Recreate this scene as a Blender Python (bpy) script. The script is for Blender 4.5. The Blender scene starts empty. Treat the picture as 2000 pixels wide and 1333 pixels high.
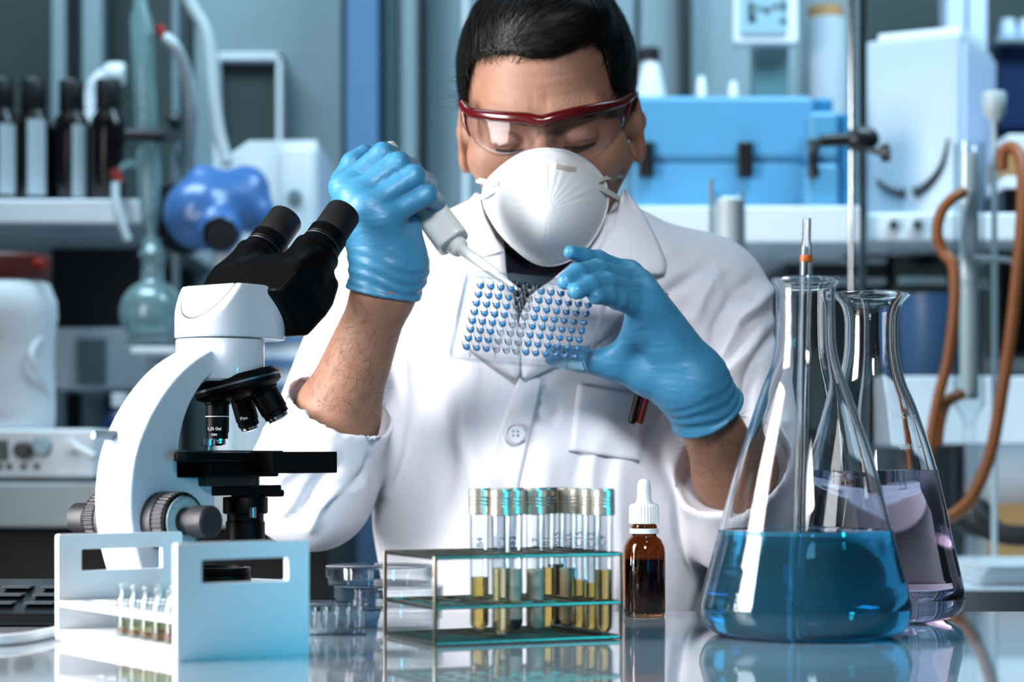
import bpy, bmesh, math, random
import numpy as np
from mathutils import Vector, Matrix, Euler
R = math.radians
scene = bpy.context.scene
COL = scene.collection
# ------------------------------------------------------------------ camera
F = 4000.0            # focal length in pixels of the 2000 x 1333 frame
HOR = 890.0           # horizon row
CAMZ = 1.041          # camera height (bench top is at 0.900)
TOP = 0.900
cam_d = bpy.data.cameras.new('camera')
cam = bpy.data.objects.new('camera', cam_d); COL.objects.link(cam)
cam.location = (0, 0, CAMZ); cam.rotation_euler = (R(90), 0, 0)
cam_d.sensor_width = 36.0; cam_d.lens = 36.0 * F / 2000.0
cam_d.shift_y = (HOR - 666.5) / 2000.0
cam_d.clip_start = 0.05; cam_d.clip_end = 50
cam_d.dof.use_dof = True; cam_d.dof.focus_distance = 1.78; cam_d.dof.aperture_fstop = 4.2
scene.camera = cam
def P(px, py, D):
    """point seen at pixel (px, py) standing D metres in front of the camera plane"""
    return Vector(((px - 1000.0) * D / F, D, CAMZ + (HOR - py) * D / F))
# ------------------------------------------------------------------ light
scene.view_settings.view_transform = 'Standard'; scene.view_settings.look = 'None'
scene.view_settings.gamma = 1.0; scene.view_settings.use_curve_mapping = False
scene.view_settings.exposure = 0.0
scene.cycles.use_denoising = True
scene.cycles.max_bounces = 11; scene.cycles.transmission_bounces = 10; scene.cycles.transparent_max_bounces = 32; scene.cycles.diffuse_bounces = 3
scene.cycles.glossy_bounces = 4; scene.cycles.adaptive_threshold = 0.035; scene.cycles.sample_clamp_indirect = 6.0
scene.cycles.caustics_reflective = False
world = bpy.data.worlds.new('world'); scene.world = world; world.use_nodes = True
world.node_tree.nodes['Background'].inputs[0].default_value = (0.42, 0.62, 0.78, 1)
world.node_tree.nodes['Background'].inputs[1].default_value = 0.07
def area(name, loc, target, sx, sy, power, color, spread=180):
    l = bpy.data.lights.new(name, 'AREA'); l.shape = 'RECTANGLE'; l.size = sx; l.size_y = sy
    l.energy = power; l.color = color; l.spread = R(spread)
    o = bpy.data.objects.new(name, l); COL.objects.link(o); o.location = loc
    d = Vector(target) - Vector(loc)
    o.rotation_euler = d.to_track_quat('-Z', 'Y').to_euler()
    return o
area('softbox_key', (-1.15, 1.36, 1.38), (0.0, 1.75, 1.08), 0.6, 1.2, 27, (1.0, 0.97, 0.96), 115)
area('softbox_front', (0.16, 0.10, 1.95), (-0.01, 1.95, 1.10), 0.36, 0.36, .90, (0.96, 0.97, 1.0), 25)
area('cyan_lamp', (0.42, 0.80, 0.98), (-0.11, 1.42, 0.90), 0.10, 0.18, .08, (0.01, 0.62, 1.0), 27)
area('cyan_table_fill', (0.42, 1.18, 2.30), (0.28, 1.42, 0.90), 0.10, 0.10, .75, (0.01, 0.66, 1.0), 36)  # fill added overhead only to give the bench a cyan glow
area('cyan_glint_lamp', (0.78, 0.95, 1.05), (0.05, 1.60, 0.98), 0.06, 0.12, .12, (0.01, 0.70, 1.0), 36)
area('room_light_left', (-0.9, 2.65, 2.75), (-0.65, 3.5, 1.0), 1.2, 0.5, 17, (0.62, 0.86, 1.0), 112)
area('room_light_right', (0.9, 2.55, 2.75), (0.65, 3.5, 1.0), 1.2, 0.5, 22, (0.55, 0.82, 1.0), 112)
# ------------------------------------------------------------------ materials
MATS = {}
def lin(c):
    if isinstance(c, str):
        c = c.lstrip('#'); c = [int(c[i:i + 2], 16) / 255 for i in (0, 2, 4)]
        c = [(x / 12.92 if x <= .04045 else ((x + .055) / 1.055) ** 2.4) for x in c]
    return (c[0], c[1], c[2], 1.0)
def new_mat(name):
    m = bpy.data.materials.new(name); m.use_nodes = True; MATS[name] = m
    nt = m.node_tree; return m, nt, nt.nodes, nt.links, nt.nodes['Principled BSDF']
def mat(name, col, rough=.5, metal=0., spec=.5, var=.06, vscale=30, bump=0., bscale=200, bstretch=(1, 1, 1), sheen=0, sss=0, coat=0, trans=0, ior=1.45):
    m, nt, N, L, b = new_mat(name)
    c = lin(col)
    b.inputs['Roughness'].default_value = rough; b.inputs['Metallic'].default_value = metal
    b.inputs['Specular IOR Level'].default_value = spec; b.inputs['IOR'].default_value = ior
    b.inputs['Transmission Weight'].default_value = trans; b.inputs['Coat Weight'].default_value = coat
    if sss: b.inputs['Subsurface Weight'].default_value = sss; b.inputs['Subsurface Scale'].default_value = .004
    if sheen: b.inputs['Sheen Weight'].default_value = sheen
    tc = N.new('ShaderNodeTexCoord')
    if var:
        no = N.new('ShaderNodeTexNoise'); no.inputs['Scale'].default_value = vscale; no.inputs['Detail'].default_value = 4
        L.new(tc.outputs['Object'], no.inputs['Vector'])
        mx = N.new('ShaderNodeMix'); mx.data_type = 'RGBA'
        mx.inputs[6].default_value = tuple(x * (1 - var) for x in c[:3]) + (1,); mx.inputs[7].default_value = tuple(min(1, x * (1 + var)) for x in c[:3]) + (1,)
        L.new(no.outputs['Fac'], mx.inputs[0]); L.new(mx.outputs[2], b.inputs['Base Color'])
    else: b.inputs['Base Color'].default_value = c
    if bump:
        mp = N.new('ShaderNodeMapping'); mp.inputs['Scale'].default_value = bstretch
        L.new(tc.outputs['Object'], mp.inputs['Vector'])
        n2 = N.new('ShaderNodeTexNoise'); n2.inputs['Scale'].default_value = bscale; n2.inputs['Detail'].default_value = 3
        L.new(mp.outputs[0], n2.inputs['Vector'])
        bp = N.new('ShaderNodeBump'); bp.inputs['Strength'].default_value = bump; bp.inputs['Distance'].default_value = .002
        L.new(n2.outputs['Fac'], bp.inputs['Height']); L.new(bp.outputs[0], b.inputs['Normal'])
    return m
def glass(name, col=(1, 1, 1), ior=1.47, rough=0.):
    m, nt, N, L, b = new_mat(name)
    b.inputs['Base Color'].default_value = lin(col); b.inputs['Roughness'].default_value = rough
    b.inputs['Transmission Weight'].default_value = 1; b.inputs['IOR'].default_value = ior
    return m
def thin(name, col=(1, 1, 1), edge=(.6, .7, .75), gain=1.0, rough=.02, haze=0., hcol=(.5, .7, .72)):
    """thin clear plastic or glass sheet: passes light straight on, mirrors by Fresnel, tints at grazing angles"""
    m, nt, N, L, b = new_mat(name); N.remove(b)
    out = N['Material Output']
    tr = N.new('ShaderNodeBsdfTransparent'); gl = N.new('ShaderNodeBsdfGlossy'); gl.inputs['Roughness'].default_value = rough
    lw = N.new('ShaderNodeLayerWeight'); lw.inputs['Blend'].default_value = .5
    mc = N.new('ShaderNodeMix'); mc.data_type = 'RGBA'
    mc.inputs[6].default_value = lin(col); mc.inputs[7].default_value = lin(edge)
    p2 = N.new('ShaderNodeMath'); p2.operation = 'POWER'; p2.inputs[1].default_value = 3.0; L.new(lw.outputs['Facing'], p2.inputs[0]); L.new(p2.outputs[0], mc.inputs[0]); L.new(mc.outputs[2], tr.inputs['Color'])
    pw = N.new('ShaderNodeMath'); pw.operation = 'POWER'; pw.inputs[1].default_value = 4.0; L.new(lw.outputs['Facing'], pw.inputs[0])
    mu = N.new('ShaderNodeMath'); mu.operation = 'MULTIPLY_ADD'; mu.inputs[1].default_value = .75 * gain; mu.inputs[2].default_value = .035 * gain; mu.use_clamp = True
    L.new(pw.outputs[0], mu.inputs[0])
    ms = N.new('ShaderNodeMixShader'); L.new(mu.outputs[0], ms.inputs[0]); L.new(tr.outputs[0], ms.inputs[1]); L.new(gl.outputs[0], ms.inputs[2])
    if haze:      # frosted: part of the light is scattered
        df = N.new('ShaderNodeBsdfDiffuse'); df.inputs['Color'].default_value = lin(hcol)
        m2 = N.new('ShaderNodeMixShader'); m2.inputs[0].default_value = haze; L.new(ms.outputs[0], m2.inputs[1]); L.new(df.outputs[0], m2.inputs[2]); ms = m2
    L.new(ms.outputs[0], out.inputs['Surface'])
    return m
def liquid(name, col, density, ior=1.34):
    m, nt, N, L, b = new_mat(name)
    b.inputs['Base Color'].default_value = (1, 1, 1, 1); b.inputs['Roughness'].default_value = 0
    b.inputs['Transmission Weight'].default_value = 1; b.inputs['IOR'].default_value = ior
    va = N.new('ShaderNodeVolumeAbsorption'); va.inputs['Color'].default_value = lin(col); va.inputs['Density'].default_value = density
    L.new(va.outputs[0], N['Material Output'].inputs['Volume'])
    return m
# ------------------------------------------------------------------ mesh helpers
class MB:
    """collects verts and faces of one mesh"""
    def __init__(s): s.v = []; s.f = []
    def add(s, vs, fs, M=None):
        n = len(s.v)
        s.v += [tuple(M @ Vector(v)) if M is not None else tuple(v) for v in vs]
        s.f += [tuple(i + n for i in f) for f in fs]; return s
    def box(s, c, size, M=None):
        x, y, z = [d / 2 for d in size]
        vs = [(c[0] + i * x, c[1] + j * y, c[2] + k * z) for i in (-1, 1) for j in (-1, 1) for k in (-1, 1)]
        return s.add(vs, [(0, 1, 3, 2), (4, 6, 7, 5), (0, 4, 5, 1), (2, 3, 7, 6), (0, 2, 6, 4), (1, 5, 7, 3)], M)
    def lathe(s, prof, n=32, M=None, closed=False):
        """prof: (radius, z) pairs; a radius of 0 at an end closes it with a fan"""
        vs, fs, rings = [], [], []
        for r, z in prof:
            if r <= 1e-9: rings.append([len(vs)]); vs.append((0, 0, z))
            else:
                rings.append(list(range(len(vs), len(vs) + n)))
                vs += [(r * math.cos(2 * math.pi * k / n), r * math.sin(2 * math.pi * k / n), z) for k in range(n)]
        rr = rings + ([rings[0]] if closed else [])
        for a, b in zip(rr[:-1], rr[1:]):
            for k in range(n):
                q = (k + 1) % n
                if len(a) == 1 and len(b) == 1: continue
                if len(a) == 1: fs.append((a[0], b[q], b[k]))
                elif len(b) == 1: fs.append((a[k], a[q], b[0]))
                else: fs.append((a[k], a[q], b[q], b[k]))
        return s.add(vs, fs, M)
    def cyl(s, a, b, r, r2=None, n=24, bev=0.):
        a, b = Vector(a), Vector(b); h = (b - a).length; r2 = r if r2 is None else r2
        if bev: pr = [(0, 0), (r - bev, 0), (r, bev), (r2, h - bev), (r2 - bev, h), (0, h)]
        else: pr = [(0, 0), (r, 0), (r2, h), (0, h)]
        return s.lathe(pr, n, Matrix.Translation(a) @ (b - a).to_track_quat('Z', 'Y').to_matrix().to_4x4())
    def tube(s, pts, r, n=10, cap=True, closed=False):
        pts = [Vector(p) for p in pts]; m = len(pts)
        rs = r if isinstance(r, (list, tuple)) else [r] * m
        vs, fs = [], []; up = None
        for i in range(m):
            if closed: t = (pts[(i + 1) % m] - pts[i - 1]).normalized()
            else: t = (pts[min(i + 1, m - 1)] - pts[max(i - 1, 0)]).normalized()
            if up is None:
                up = Vector((0, 0, 1)) if abs(t.z) < .9 else Vector((1, 0, 0))
            u = (up - t * up.dot(t)).normalized(); w = t.cross(u); up = u
            for k in range(n):
                a = 2 * math.pi * k / n
                vs.append(pts[i] + (u * math.cos(a) + w * math.sin(a)) * rs[i])
        for i in range(m if closed else m - 1):
            j = (i + 1) % m
            for k in range(n):
                q = (k + 1) % n; fs.append((i * n + k, i * n + q, j * n + q, j * n + k))
        if cap and not closed: fs += [tuple(range(n))[::-1], tuple((m - 1) * n + k for k in range(n))]
        return s.add(vs, fs)
    def prism(s, poly, z0, z1, M=None, holes=()):
        """extrude polygon (x, y) from z0 to z1; holes are inner polygons"""
        bm = bmesh.new(); ed = []; loops = [poly] + list(holes)
        for lp in loops:
            vv = [bm.verts.new((x, y, z0)) for x, y in lp]
            ed += [bm.edges.new((vv[i], vv[(i + 1) % len(vv)])) for i in range(len(vv))]
        bmesh.ops.triangle_fill(bm, use_beauty=True, edges=ed)
        bm.verts.ensure_lookup_table(); bm.verts.index_update()
        base = [tuple(v.co) for v in bm.verts]; tri = [tuple(v.index for v in f.verts) for f in bm.faces]
        n = len(base); vs = base + [(x, y, z1) for x, y, z in base]
        fs = []
        for t in tri:
            a, b, c = [Vector(base[i]) for i in t]
            t = t if (b - a).cross(c - a).z > 0 else t[::-1]
            fs.append(tuple(i + n for i in t)); fs.append(t[::-1])
        k = 0
        for li, lp in enumerate(loops):
            m = len(lp); ar = sum(lp[i][0] * lp[(i + 1) % m][1] - lp[(i + 1) % m][0] * lp[i][1] for i in range(m))
            for i in range(m):
                j = (i + 1) % m; q = (k + i, k + j, k + j + n, k + i + n)
                fs.append(q if (ar > 0) == (li == 0) else q[::-1])
            k += m
        bm.free(); return s.add(vs, fs, M)
    def sphere(s, c, r, n=20, m=12):
        r = (r, r, r) if not isinstance(r, (tuple, list)) else r
        M = Matrix.Translation(Vector(c)) @ Matrix.Diagonal((r[0], r[1], r[2], 1))
        return s.lathe([(math.sin(math.pi * i / m) if 0 < i < m else 0, -math.cos(math.pi * i / m)) for i in range(m + 1)], n, M)
    def build(s, name, m, parent=None, **k): return obj(name, s.v, s.f, m, parent, **k)
def obj(name, v, f, m, parent=None, sharp=38, bevel=0., seg=2, world=False, smooth=True, label=None, kind=None, sub=0):
    me = bpy.data.meshes.new(name); me.from_pydata([tuple(x) for x in v], [], [tuple(x) for x in f]); me.validate(); me.update()
    if m is not None: me.materials.append(MATS[m] if isinstance(m, str) else m)
    if smooth:
        me.polygons.foreach_set('use_smooth', [True] * len(me.polygons))
        if sharp and sharp < 180: me.set_sharp_from_angle(angle=R(sharp))
    o = bpy.data.objects.new(name, me); COL.objects.link(o)
    if bevel:
        b = o.modifiers.new('bevel', 'BEVEL'); b.width = bevel; b.segments = seg; b.limit_method = 'ANGLE'; b.angle_limit = R(40); b.harden_normals = True
    if sub:
        b = o.modifiers.new('sub', 'SUBSURF'); b.levels = sub; b.render_levels = sub
    if parent is not None:
        o.parent = parent
        if world: o.matrix_parent_inverse = world_of(parent).inverted()
    if label: o['label'] = label
    if kind: o['kind'] = kind
    return o
def world_of(o):
    M = Matrix.LocRotScale(o.location, o.rotation_euler, o.scale)
    return world_of(o.parent) @ o.matrix_parent_inverse @ M if o.parent else M
def tag(o, label, cat, group=None):
    o['label'] = label; o['category'] = cat
    if group: o['group'] = group
    return o
def thing(name, label, cat, loc=(0, 0, 0), rz=0., group=None, rot=None):
    o = bpy.data.objects.new(name, None); COL.objects.link(o); o.empty_display_size = .02
    o.location = loc; o.rotation_euler = rot if rot is not None else (0, 0, rz)
    return tag(o, label, cat, group)
def struct(name, mb, m, **k):
    o = mb.build(name, m, **k); o['kind'] = 'structure'; return o
def dup(root, loc, rz=None, label=None, parent=None):
    r = root.copy(); COL.objects.link(r)
    if parent is not None: r.parent = parent
    else:
        r.location = loc
        if rz is not None: r.rotation_euler = (0, 0, rz)
        if label: r['label'] = label
    for ch in list(root.children): dup(ch, None, parent=r)
    return r
def frame_m(o, ex, ey, ez):
    """4x4 matrix from an origin and three axes"""
    M = Matrix.Identity(4)
    for i, e in enumerate((ex, ey, ez)):
        for j in range(3): M[j][i] = e[j]
    for j in range(3): M[j][3] = o[j]
    return M
def bez(pts, n=8):
    """Catmull-Rom through the points"""
    p = [Vector(q) for q in pts]; out = []
    for i in range(len(p) - 1):
        a, b, c, d = p[max(i - 1, 0)], p[i], p[i + 1], p[min(i + 2, len(p) - 1)]
        for k in range(n):
            t = k / n
            out.append(.5 * ((2 * b) + (c - a) * t + (2 * a - 5 * b + 4 * c - d) * t * t + (3 * b - a - 3 * c + d) * t ** 3))
    return out + [p[-1]]
def rrect(w, h, r, n=4, cx=0, cy=0):
    out = []
    for sx, sy, a0 in ((1, 1, 0), (-1, 1, 90), (-1, -1, 180), (1, -1, 270)):
        for k in range(n + 1):
            a = R(a0 + 90 * k / n); out.append((cx + sx * (w / 2 - r) + r * math.cos(a), cy + sy * (h / 2 - r) + r * math.sin(a)))
    return out
def text_mesh(name, body, size, m, parent, M, mirror=False, extrude=.00008):
    """flat lettering as a thin mesh"""
    cu = bpy.data.curves.new(name, 'FONT'); cu.body = body; cu.size = size; cu.extrude = extrude; cu.align_x = 'CENTER'; cu.align_y = 'CENTER'; cu.resolution_u = 2
    o = bpy.data.objects.new(name, cu); COL.objects.link(o)
    dg = bpy.context.evaluated_depsgraph_get(); me = bpy.data.meshes.new_from_object(o.evaluated_get(dg))
    bpy.data.objects.remove(o); bpy.data.curves.remove(cu)
    me.name = name
    me.transform((M @ Matrix.Diagonal((-1, 1, 1, 1))) if mirror else M); me.materials.clear(); me.materials.append(MATS[m])
    o = bpy.data.objects.new(name, me); COL.objects.link(o); o.parent = parent
    return o
# ------------------------------------------------------------------ distance fields -> mesh (surface nets on a sparse grid)
def A3(v): return np.array([v[0], v[1], v[2]], np.float32)
def rc(p, a, b, ra, rb):
    a, b = A3(a), A3(b); d = b - a; q = p - a
    t = np.clip((q @ d) / max(float(d @ d), 1e-12), 0, 1)
    return np.linalg.norm(q - t[:, None] * d, axis=1) - (ra + (rb - ra) * t)
def ell(p, c, r, Rm=None):
    q = p - A3(c)
    if Rm is not None: q = q @ np.array(Rm, np.float32)
    r = A3(r); k0 = np.linalg.norm(q / r, axis=1); k1 = np.linalg.norm(q / (r * r), axis=1) + 1e-9
    return k0 * (k0 - 1) / k1
def smin(a, b, k):
    h = np.maximum(k - np.abs(a - b), 0) / k
    return np.minimum(a, b) - h * h * k * .25
def smax(a, b, k): return -smin(-a, -b, k)
def nets(f, lo, hi, h, B=8):
    lo = np.array(lo, float); hi = np.array(hi, float)
    nb = np.ceil((hi - lo) / (h * B)).astype(int); n = nb * B + 1
    ctr = np.stack(np.meshgrid(*[np.arange(k) for k in nb], indexing='ij'), -1).reshape(-1, 3)
    cp = (lo + (ctr + .5) * B * h).astype(np.float32)
    fv = f(cp); near = np.abs(fv) < B * h * 1.35
    V = np.where(fv > 0, 1., -1.).astype(np.float32).reshape(nb)
    V = np.repeat(np.repeat(np.repeat(V, B, 0), B, 1), B, 2)
    V = np.pad(V, ((0, 1),) * 3, mode='edge')
    loc = np.stack(np.meshgrid(*[np.arange(B + 1)] * 3, indexing='ij'), -1).reshape(-1, 3)
    act = ctr[near]
    for s in range(0, len(act), 1500):
        ix = (act[s:s + 1500, None, :] * B + loc[None]).reshape(-1, 3)
        V[ix[:, 0], ix[:, 1], ix[:, 2]] = f((lo + ix * h).astype(np.float32))
    S = V < 0
    c = [S[i:n[0] - 1 + i, j:n[1] - 1 + j, k:n[2] - 1 + k] for i in (0, 1) for j in (0, 1) for k in (0, 1)]
    tot = sum(x.astype(np.int8) for x in c); cell = (tot > 0) & (tot < 8)
    idx = np.argwhere(cell); vid = np.full(cell.shape, -1, np.int32); vid[cell] = np.arange(len(idx))
    acc = np.zeros((len(idx), 3)); cnt = np.zeros(len(idx))
    off = [(i, j, k) for i in (0, 1) for j in (0, 1) for k in (0, 1)]
    vals = [V[idx[:, 0] + o[0], idx[:, 1] + o[1], idx[:, 2] + o[2]] for o in off]
    for a in range(8):
        for b in range(a + 1, 8):
            if sum(abs(off[a][q] - off[b][q]) for q in range(3)) != 1: continue
            va, vb = vals[a], vals[b]; m = (va < 0) != (vb < 0)
            t = np.where(m, va / np.where(m, va - vb, 1), 0)
            pt = np.array(off[a]) + t[:, None] * (np.array(off[b]) - np.array(off[a]))
            acc[m] += pt[m]; cnt[m] += 1
    vert = lo + (idx + acc / cnt[:, None]) * h
    faces = []
    for ax in range(3):
        u, v = (ax + 1) % 3, (ax + 2) % 3
        sl0 = [slice(1, n[q] - 1) for q in range(3)]; sl0[ax] = slice(0, n[ax] - 1)
        sl1 = list(sl0); sl1[ax] = slice(1, n[ax])
        s0, s1 = S[tuple(sl0)], S[tuple(sl1)]
        e = np.argwhere(s0 != s1)
        if not len(e): continue
        flip = s0[e[:, 0], e[:, 1], e[:, 2]]
        base = e.copy(); base[:, u] += 1; base[:, v] += 1
        def cv(du, dv):
            q = base.copy(); q[:, u] += du; q[:, v] += dv; return vid[q[:, 0], q[:, 1], q[:, 2]]
        qd = np.stack([cv(-1, -1), cv(0, -1), cv(0, 0), cv(-1, 0)], 1)
        qd[~flip] = qd[~flip][:, ::-1]
        faces.append(qd[(qd >= 0).all(1)])
    return vert, np.concatenate(faces)
def np_obj(name, v, f, m, parent=None, **k):
    return obj(name, v.tolist(), f.tolist(), m, parent, **k)
def vnormals(v, f):
    n = np.cross(v[f[:, 2]] - v[f[:, 0]], v[f[:, 3]] - v[f[:, 1]])
    out = np.zeros_like(v)
    for k in range(4): np.add.at(out, f[:, k], n)
    return out / (np.linalg.norm(out, axis=1)[:, None] + 1e-12)
def to_px(v): return 1000 + F * v[:, 0] / v[:, 1], HOR - F * (v[:, 2] - CAMZ) / v[:, 1]
def relax(v, f, it=2, lam=.5):
    for _ in range(it):
        s = np.zeros_like(v); c = np.zeros(len(v))
        for a, b in ((0, 1), (1, 2), (2, 3), (3, 0)):
            np.add.at(s, f[:, a], v[f[:, b]]); np.add.at(c, f[:, a], 1); np.add.at(s, f[:, b], v[f[:, a]]); np.add.at(c, f[:, b], 1)
        v = v + lam * (s / np.maximum(c, 1)[:, None] - v)
    return v
# ------------------------------------------------------------------ shared materials
mat('wall_paint', '#7f9096', .6, var=.10, vscale=3)
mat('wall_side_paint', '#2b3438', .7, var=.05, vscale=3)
mat('floor_vinyl', '#3f4a4e', .35, var=.1, vscale=6)
mat('ceiling_paint', '#454e53', .8, var=.03, vscale=3)
mat('bench_top', '#aeb8c0', .06, spec=.8, var=.08, vscale=5, coat=.8)
mat('bench_body', '#9aa7ad', .4)
mat('white_plastic', '#e8edf2', .35, var=.02)
mat('white_enamel', '#dfe7ee', .25, var=.02, coat=.4)
mat('instrument_paint', '#a9bac6', .35, var=.02)
mat('white_matt', '#d7dee4', .55, var=.03)
mat('grey_plastic', '#76858c', .45)
mat('dark_plastic', '#15171a', .38, var=.1)
mat('black_plastic', '#06070a', .3, spec=.4, var=.1)
mat('black_rubber', '#0b0b0d', .55, spec=.3, var=.1)
mat('chrome', '#c4ccd0', .16, metal=1, var=.03)
mat('steel', '#8f989c', .28, metal=1, var=.08)
mat('dark_steel', '#3c4448', .35, metal=.8, var=.1)
glass('lab_glass', (.97, .99, 1.0), 1.47)
thin('clear_plastic', (.97, .985, .99), (.78, .85, .88), 1.1)
thin('clear_glass_thin', (.96, .985, .99), (.52, .66, .70), 1.2)
thin('teal_glass_thin', (.74, .91, .93), (.34, .60, .64), 3.0, .2, .22, (.50, .80, .84))
# ------------------------------------------------------------------ room shell
WX = 1.65; WB = 3.78; WH = 2.9
struct('floor', MB().box((0, 1.4, -.025), (2 * WX + .2, 5.0, .05)), 'floor_vinyl')
struct('ceiling', MB().box((0, 1.4, WH + .025), (2 * WX + .2, 5.0, .05)), 'ceiling_paint')
wb = struct('wall_back', MB().box((0, WB + .05, WH / 2), (2 * WX + .2, .1, WH)), 'wall_paint')
struct('wall_left', MB().box((-WX - .05, 1.4, WH / 2), (.1, 5.0, WH)), 'wall_side_paint')
struct('wall_right', MB().box((WX + .05, 1.4, WH / 2), (.1, 5.0, WH)), 'wall_side_paint')
# ------------------------------------------------------------------ front bench
bench = thing('lab_bench', 'glossy white laboratory bench carrying the microscope, racks and flasks', 'bench', (0, 1.25, 0))
MB().box((0, 0, TOP - .015), (2.3, 1.2, .03)).build('worktop', 'bench_top', bench, bevel=.003)
for sx in (-1, 1):
    MB().box((sx * 1.08, -.05, (TOP - .03) / 2), (.05, .95, TOP - .03)).build('side_panel', 'bench_body', bench, bevel=.002)
MB().box((0, -.50, .62), (2.11, .03, .40)).build('modesty_panel', 'bench_body', bench, bevel=.002)
# ------------------------------------------------------------------ Erlenmeyer flasks
liquid('blue_liquid', (.0, .72, .92), 11)
MATS['blue_liquid'].node_tree.nodes['Principled BSDF'].inputs['Base Color'].default_value = (.16, .62, .92, 1)
MATS['blue_liquid'].node_tree.nodes['Principled BSDF'].inputs['Transmission Weight'].default_value = .86
liquid('pink_liquid', (.74, .56, .78), 9)
mat('white_print', '#f6f9fb', .6, var=0)
def smooth_prof(pts, n=5):
    return [(max(p.x, 0), p.y) for p in bez([(a, b, 0) for a, b in pts], n)]
def flask(name, label, loc, prof, level, lm, wall=.0022, n=72):
    t = thing(name, label, 'flask', loc)
    outer = [(0, 0.0006)] + smooth_prof(prof)
    inner = []
    for i, (r, z) in enumerate(outer[1:-1]):
        i += 1
        dr, dz = outer[i + 1][0] - outer[i - 1][0], outer[i + 1][1] - outer[i - 1][1]
        l = math.hypot(dr, dz) or 1
        inner.append((max(r - wall * dz / l, .001), z + wall * dr / l))
    inner = [(0, .0028)] + [q for q in inner if q[1] > .0027 or q[0] > .01]
    top = outer[-1]
    pr = outer + [(top[0] - .0006, top[1] + .0006)] + inner[::-1]
    MB().lathe(pr, n).build('flask_glass', 'lab_glass', t, sharp=0, smooth=True)
    # liquid reaches half way into the wall so that glass and liquid share one boundary
    liq = []
    for (r, z) in inner:
        if z >= level: break
        liq.append((r + (.0008 if r > 0 else 0), z - .0006))
    r1 = liq[-1][0]
    liq += [(r1 - .0004, level), (r1 - .0040, level - .0006), (r1 * .5, level - .0008), (0, level - .0008)]
    MB().lathe(liq, n).build('liquid', lm, t, sharp=60)
    return t
FA = P(1573, 890, 1.606); FA.z = TOP
blue_flask = flask('conical_flask', 'narrow-necked glass conical flask half filled with bright blue liquid', FA,
    [(.064, 0), (.0745, .0035), (.0808, .0115), (.0830, .0205), (.0812, .031), (.067, .085), (.053, .137), (.0345, .192), (.0272, .211), (.0238, .227), (.0230, .245), (.0230, .268), (.0243, .2735), (.0266, .2775), (.0266, .2795)], .083, 'blue_liquid')
FB = P(1702, 890, 1.772); FB.z = TOP
pink_flask = flask('conical_flask', 'wide-rimmed glass conical flask of pale pink liquid with printed volume marks', FB,
    [(.060, 0), (.0702, .003), (.0770, .0095), (.0795, .0175), (.0785, .027), (.0690, .0704), (.0556, .130), (.0389, .181), (.0290, .205), (.0240, .228), (.0230, .248), (.0236, .262), (.0268, .272), (.0330, .279), (.0336, .2815)], .1286, 'pink_liquid')
def on_flask(t, z, r, a_text, a_line, body):
    """volume mark on the sloping flask wall: the photograph shows the figures reversed, and a short line"""
    for ang_, what in ((a_text, 'text'), (a_line, 'line')):
        nh = Vector((math.sin(ang_), -math.cos(ang_), 0)); tan = Vector((math.cos(ang_), math.sin(ang_), 0))
        up = (Vector((0, 0, 1)) - nh * .327).normalized(); nrm = tan.cross(up).normalized()
        o = nh * r + Vector((0, 0, z)) + nrm * .0004
        if what == 'text': text_mesh('volume_print', body, .0072, 'white_print', t, frame_m(o, tan, up, nrm), mirror=True)
        else: MB().box((0, 0, 0), (.009, .0007, .0003), frame_m(o, tan, up, nrm)).build('volume_line', 'white_print', t)
on_flask(pink_flask, .1745, .0411, R(22), R(46), '2000')
on_flask(pink_flask, .148, .0498, R(26), R(45), '1800')
# graduated glass pipette standing in the blue flask
mat('amber_band', '#a24a12', .3, var=.2, vscale=300)
gp = thing('glass_pipette', 'clear glass pipette with an orange band standing in the blue flask', 'pipette', (FA.x, FA.y, TOP))
a = Vector((-.0065, 0, .0045)); b = Vector((.0008, -.004, .3265)); ax = (b - a).normalized()
Mp = Matrix.Translation(a) @ ax.to_track_quat('Z', 'Y').to_matrix().to_4x4(); Lp = (b - a).length
o1 = [(.0016, 0), (.0028, .001), (.0048, .012), (.0048, Lp - .026), (.0046, Lp - .022), (.0034, Lp - .018), (.0034, Lp - .001), (.0031, Lp)]
i1 = [(r - .0013, z) for r, z in o1]; i1[0] = (.0007, 0)
MB().lathe(o1 + i1[::-1], 28, Mp, closed=True).build('pipette_glass', 'lab_glass', gp, sharp=60)
MB().lathe([(.0049, Lp - .034), (.00505, Lp - .0335), (.00505, Lp - .0295), (.0049, Lp - .029)], 28, Mp, closed=True).build('colour_band', 'amber_band', gp)
# ------------------------------------------------------------------ amber dropper bottle
glass('amber_glass', (.40, .17, .06), 1.5, .02)
DB = P(1258, 890, 1.797); DB.z = TOP
db = thing('dropper_bottle', 'brown glass dropper bottle with white ribbed cap and rubber bulb', 'bottle', DB)
pr = [(0, .001), (.0155, 0), (.0178, .0012), (.0186, .004), (.0186, .056), (.0178, .0615), (.0150, .067), (.0112, .0702), (.0104, .073), (.0104, .0755), (.0116, .0772), (.0116, .079), (.0102, .0808), (.0102, .089)]
inn = [(0, .004)] + [(max(r - .0018, .004), z + (.003 if i < 3 else 0)) for i, (r, z) in enumerate(pr[1:])]
MB().lathe(smooth_prof(pr[:4], 2) + pr[4:] + inn[::-1], 48).build('bottle_glass', 'amber_glass', db, sharp=50)
mat('brown_fluid', '#33190b', .2, var=.1)
MB().lathe([(0, .0045), (.0160, .0045), (.0163, .006), (.0163, .050), (0, .050)], 40).build('contents', 'brown_fluid', db)
MB().lathe([(.0119, .0722), (.0128, .0726), (.0128, .0766), (.0119, .0770)], 40, None, True).build('seal_ring', 'white_plastic', db)
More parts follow.
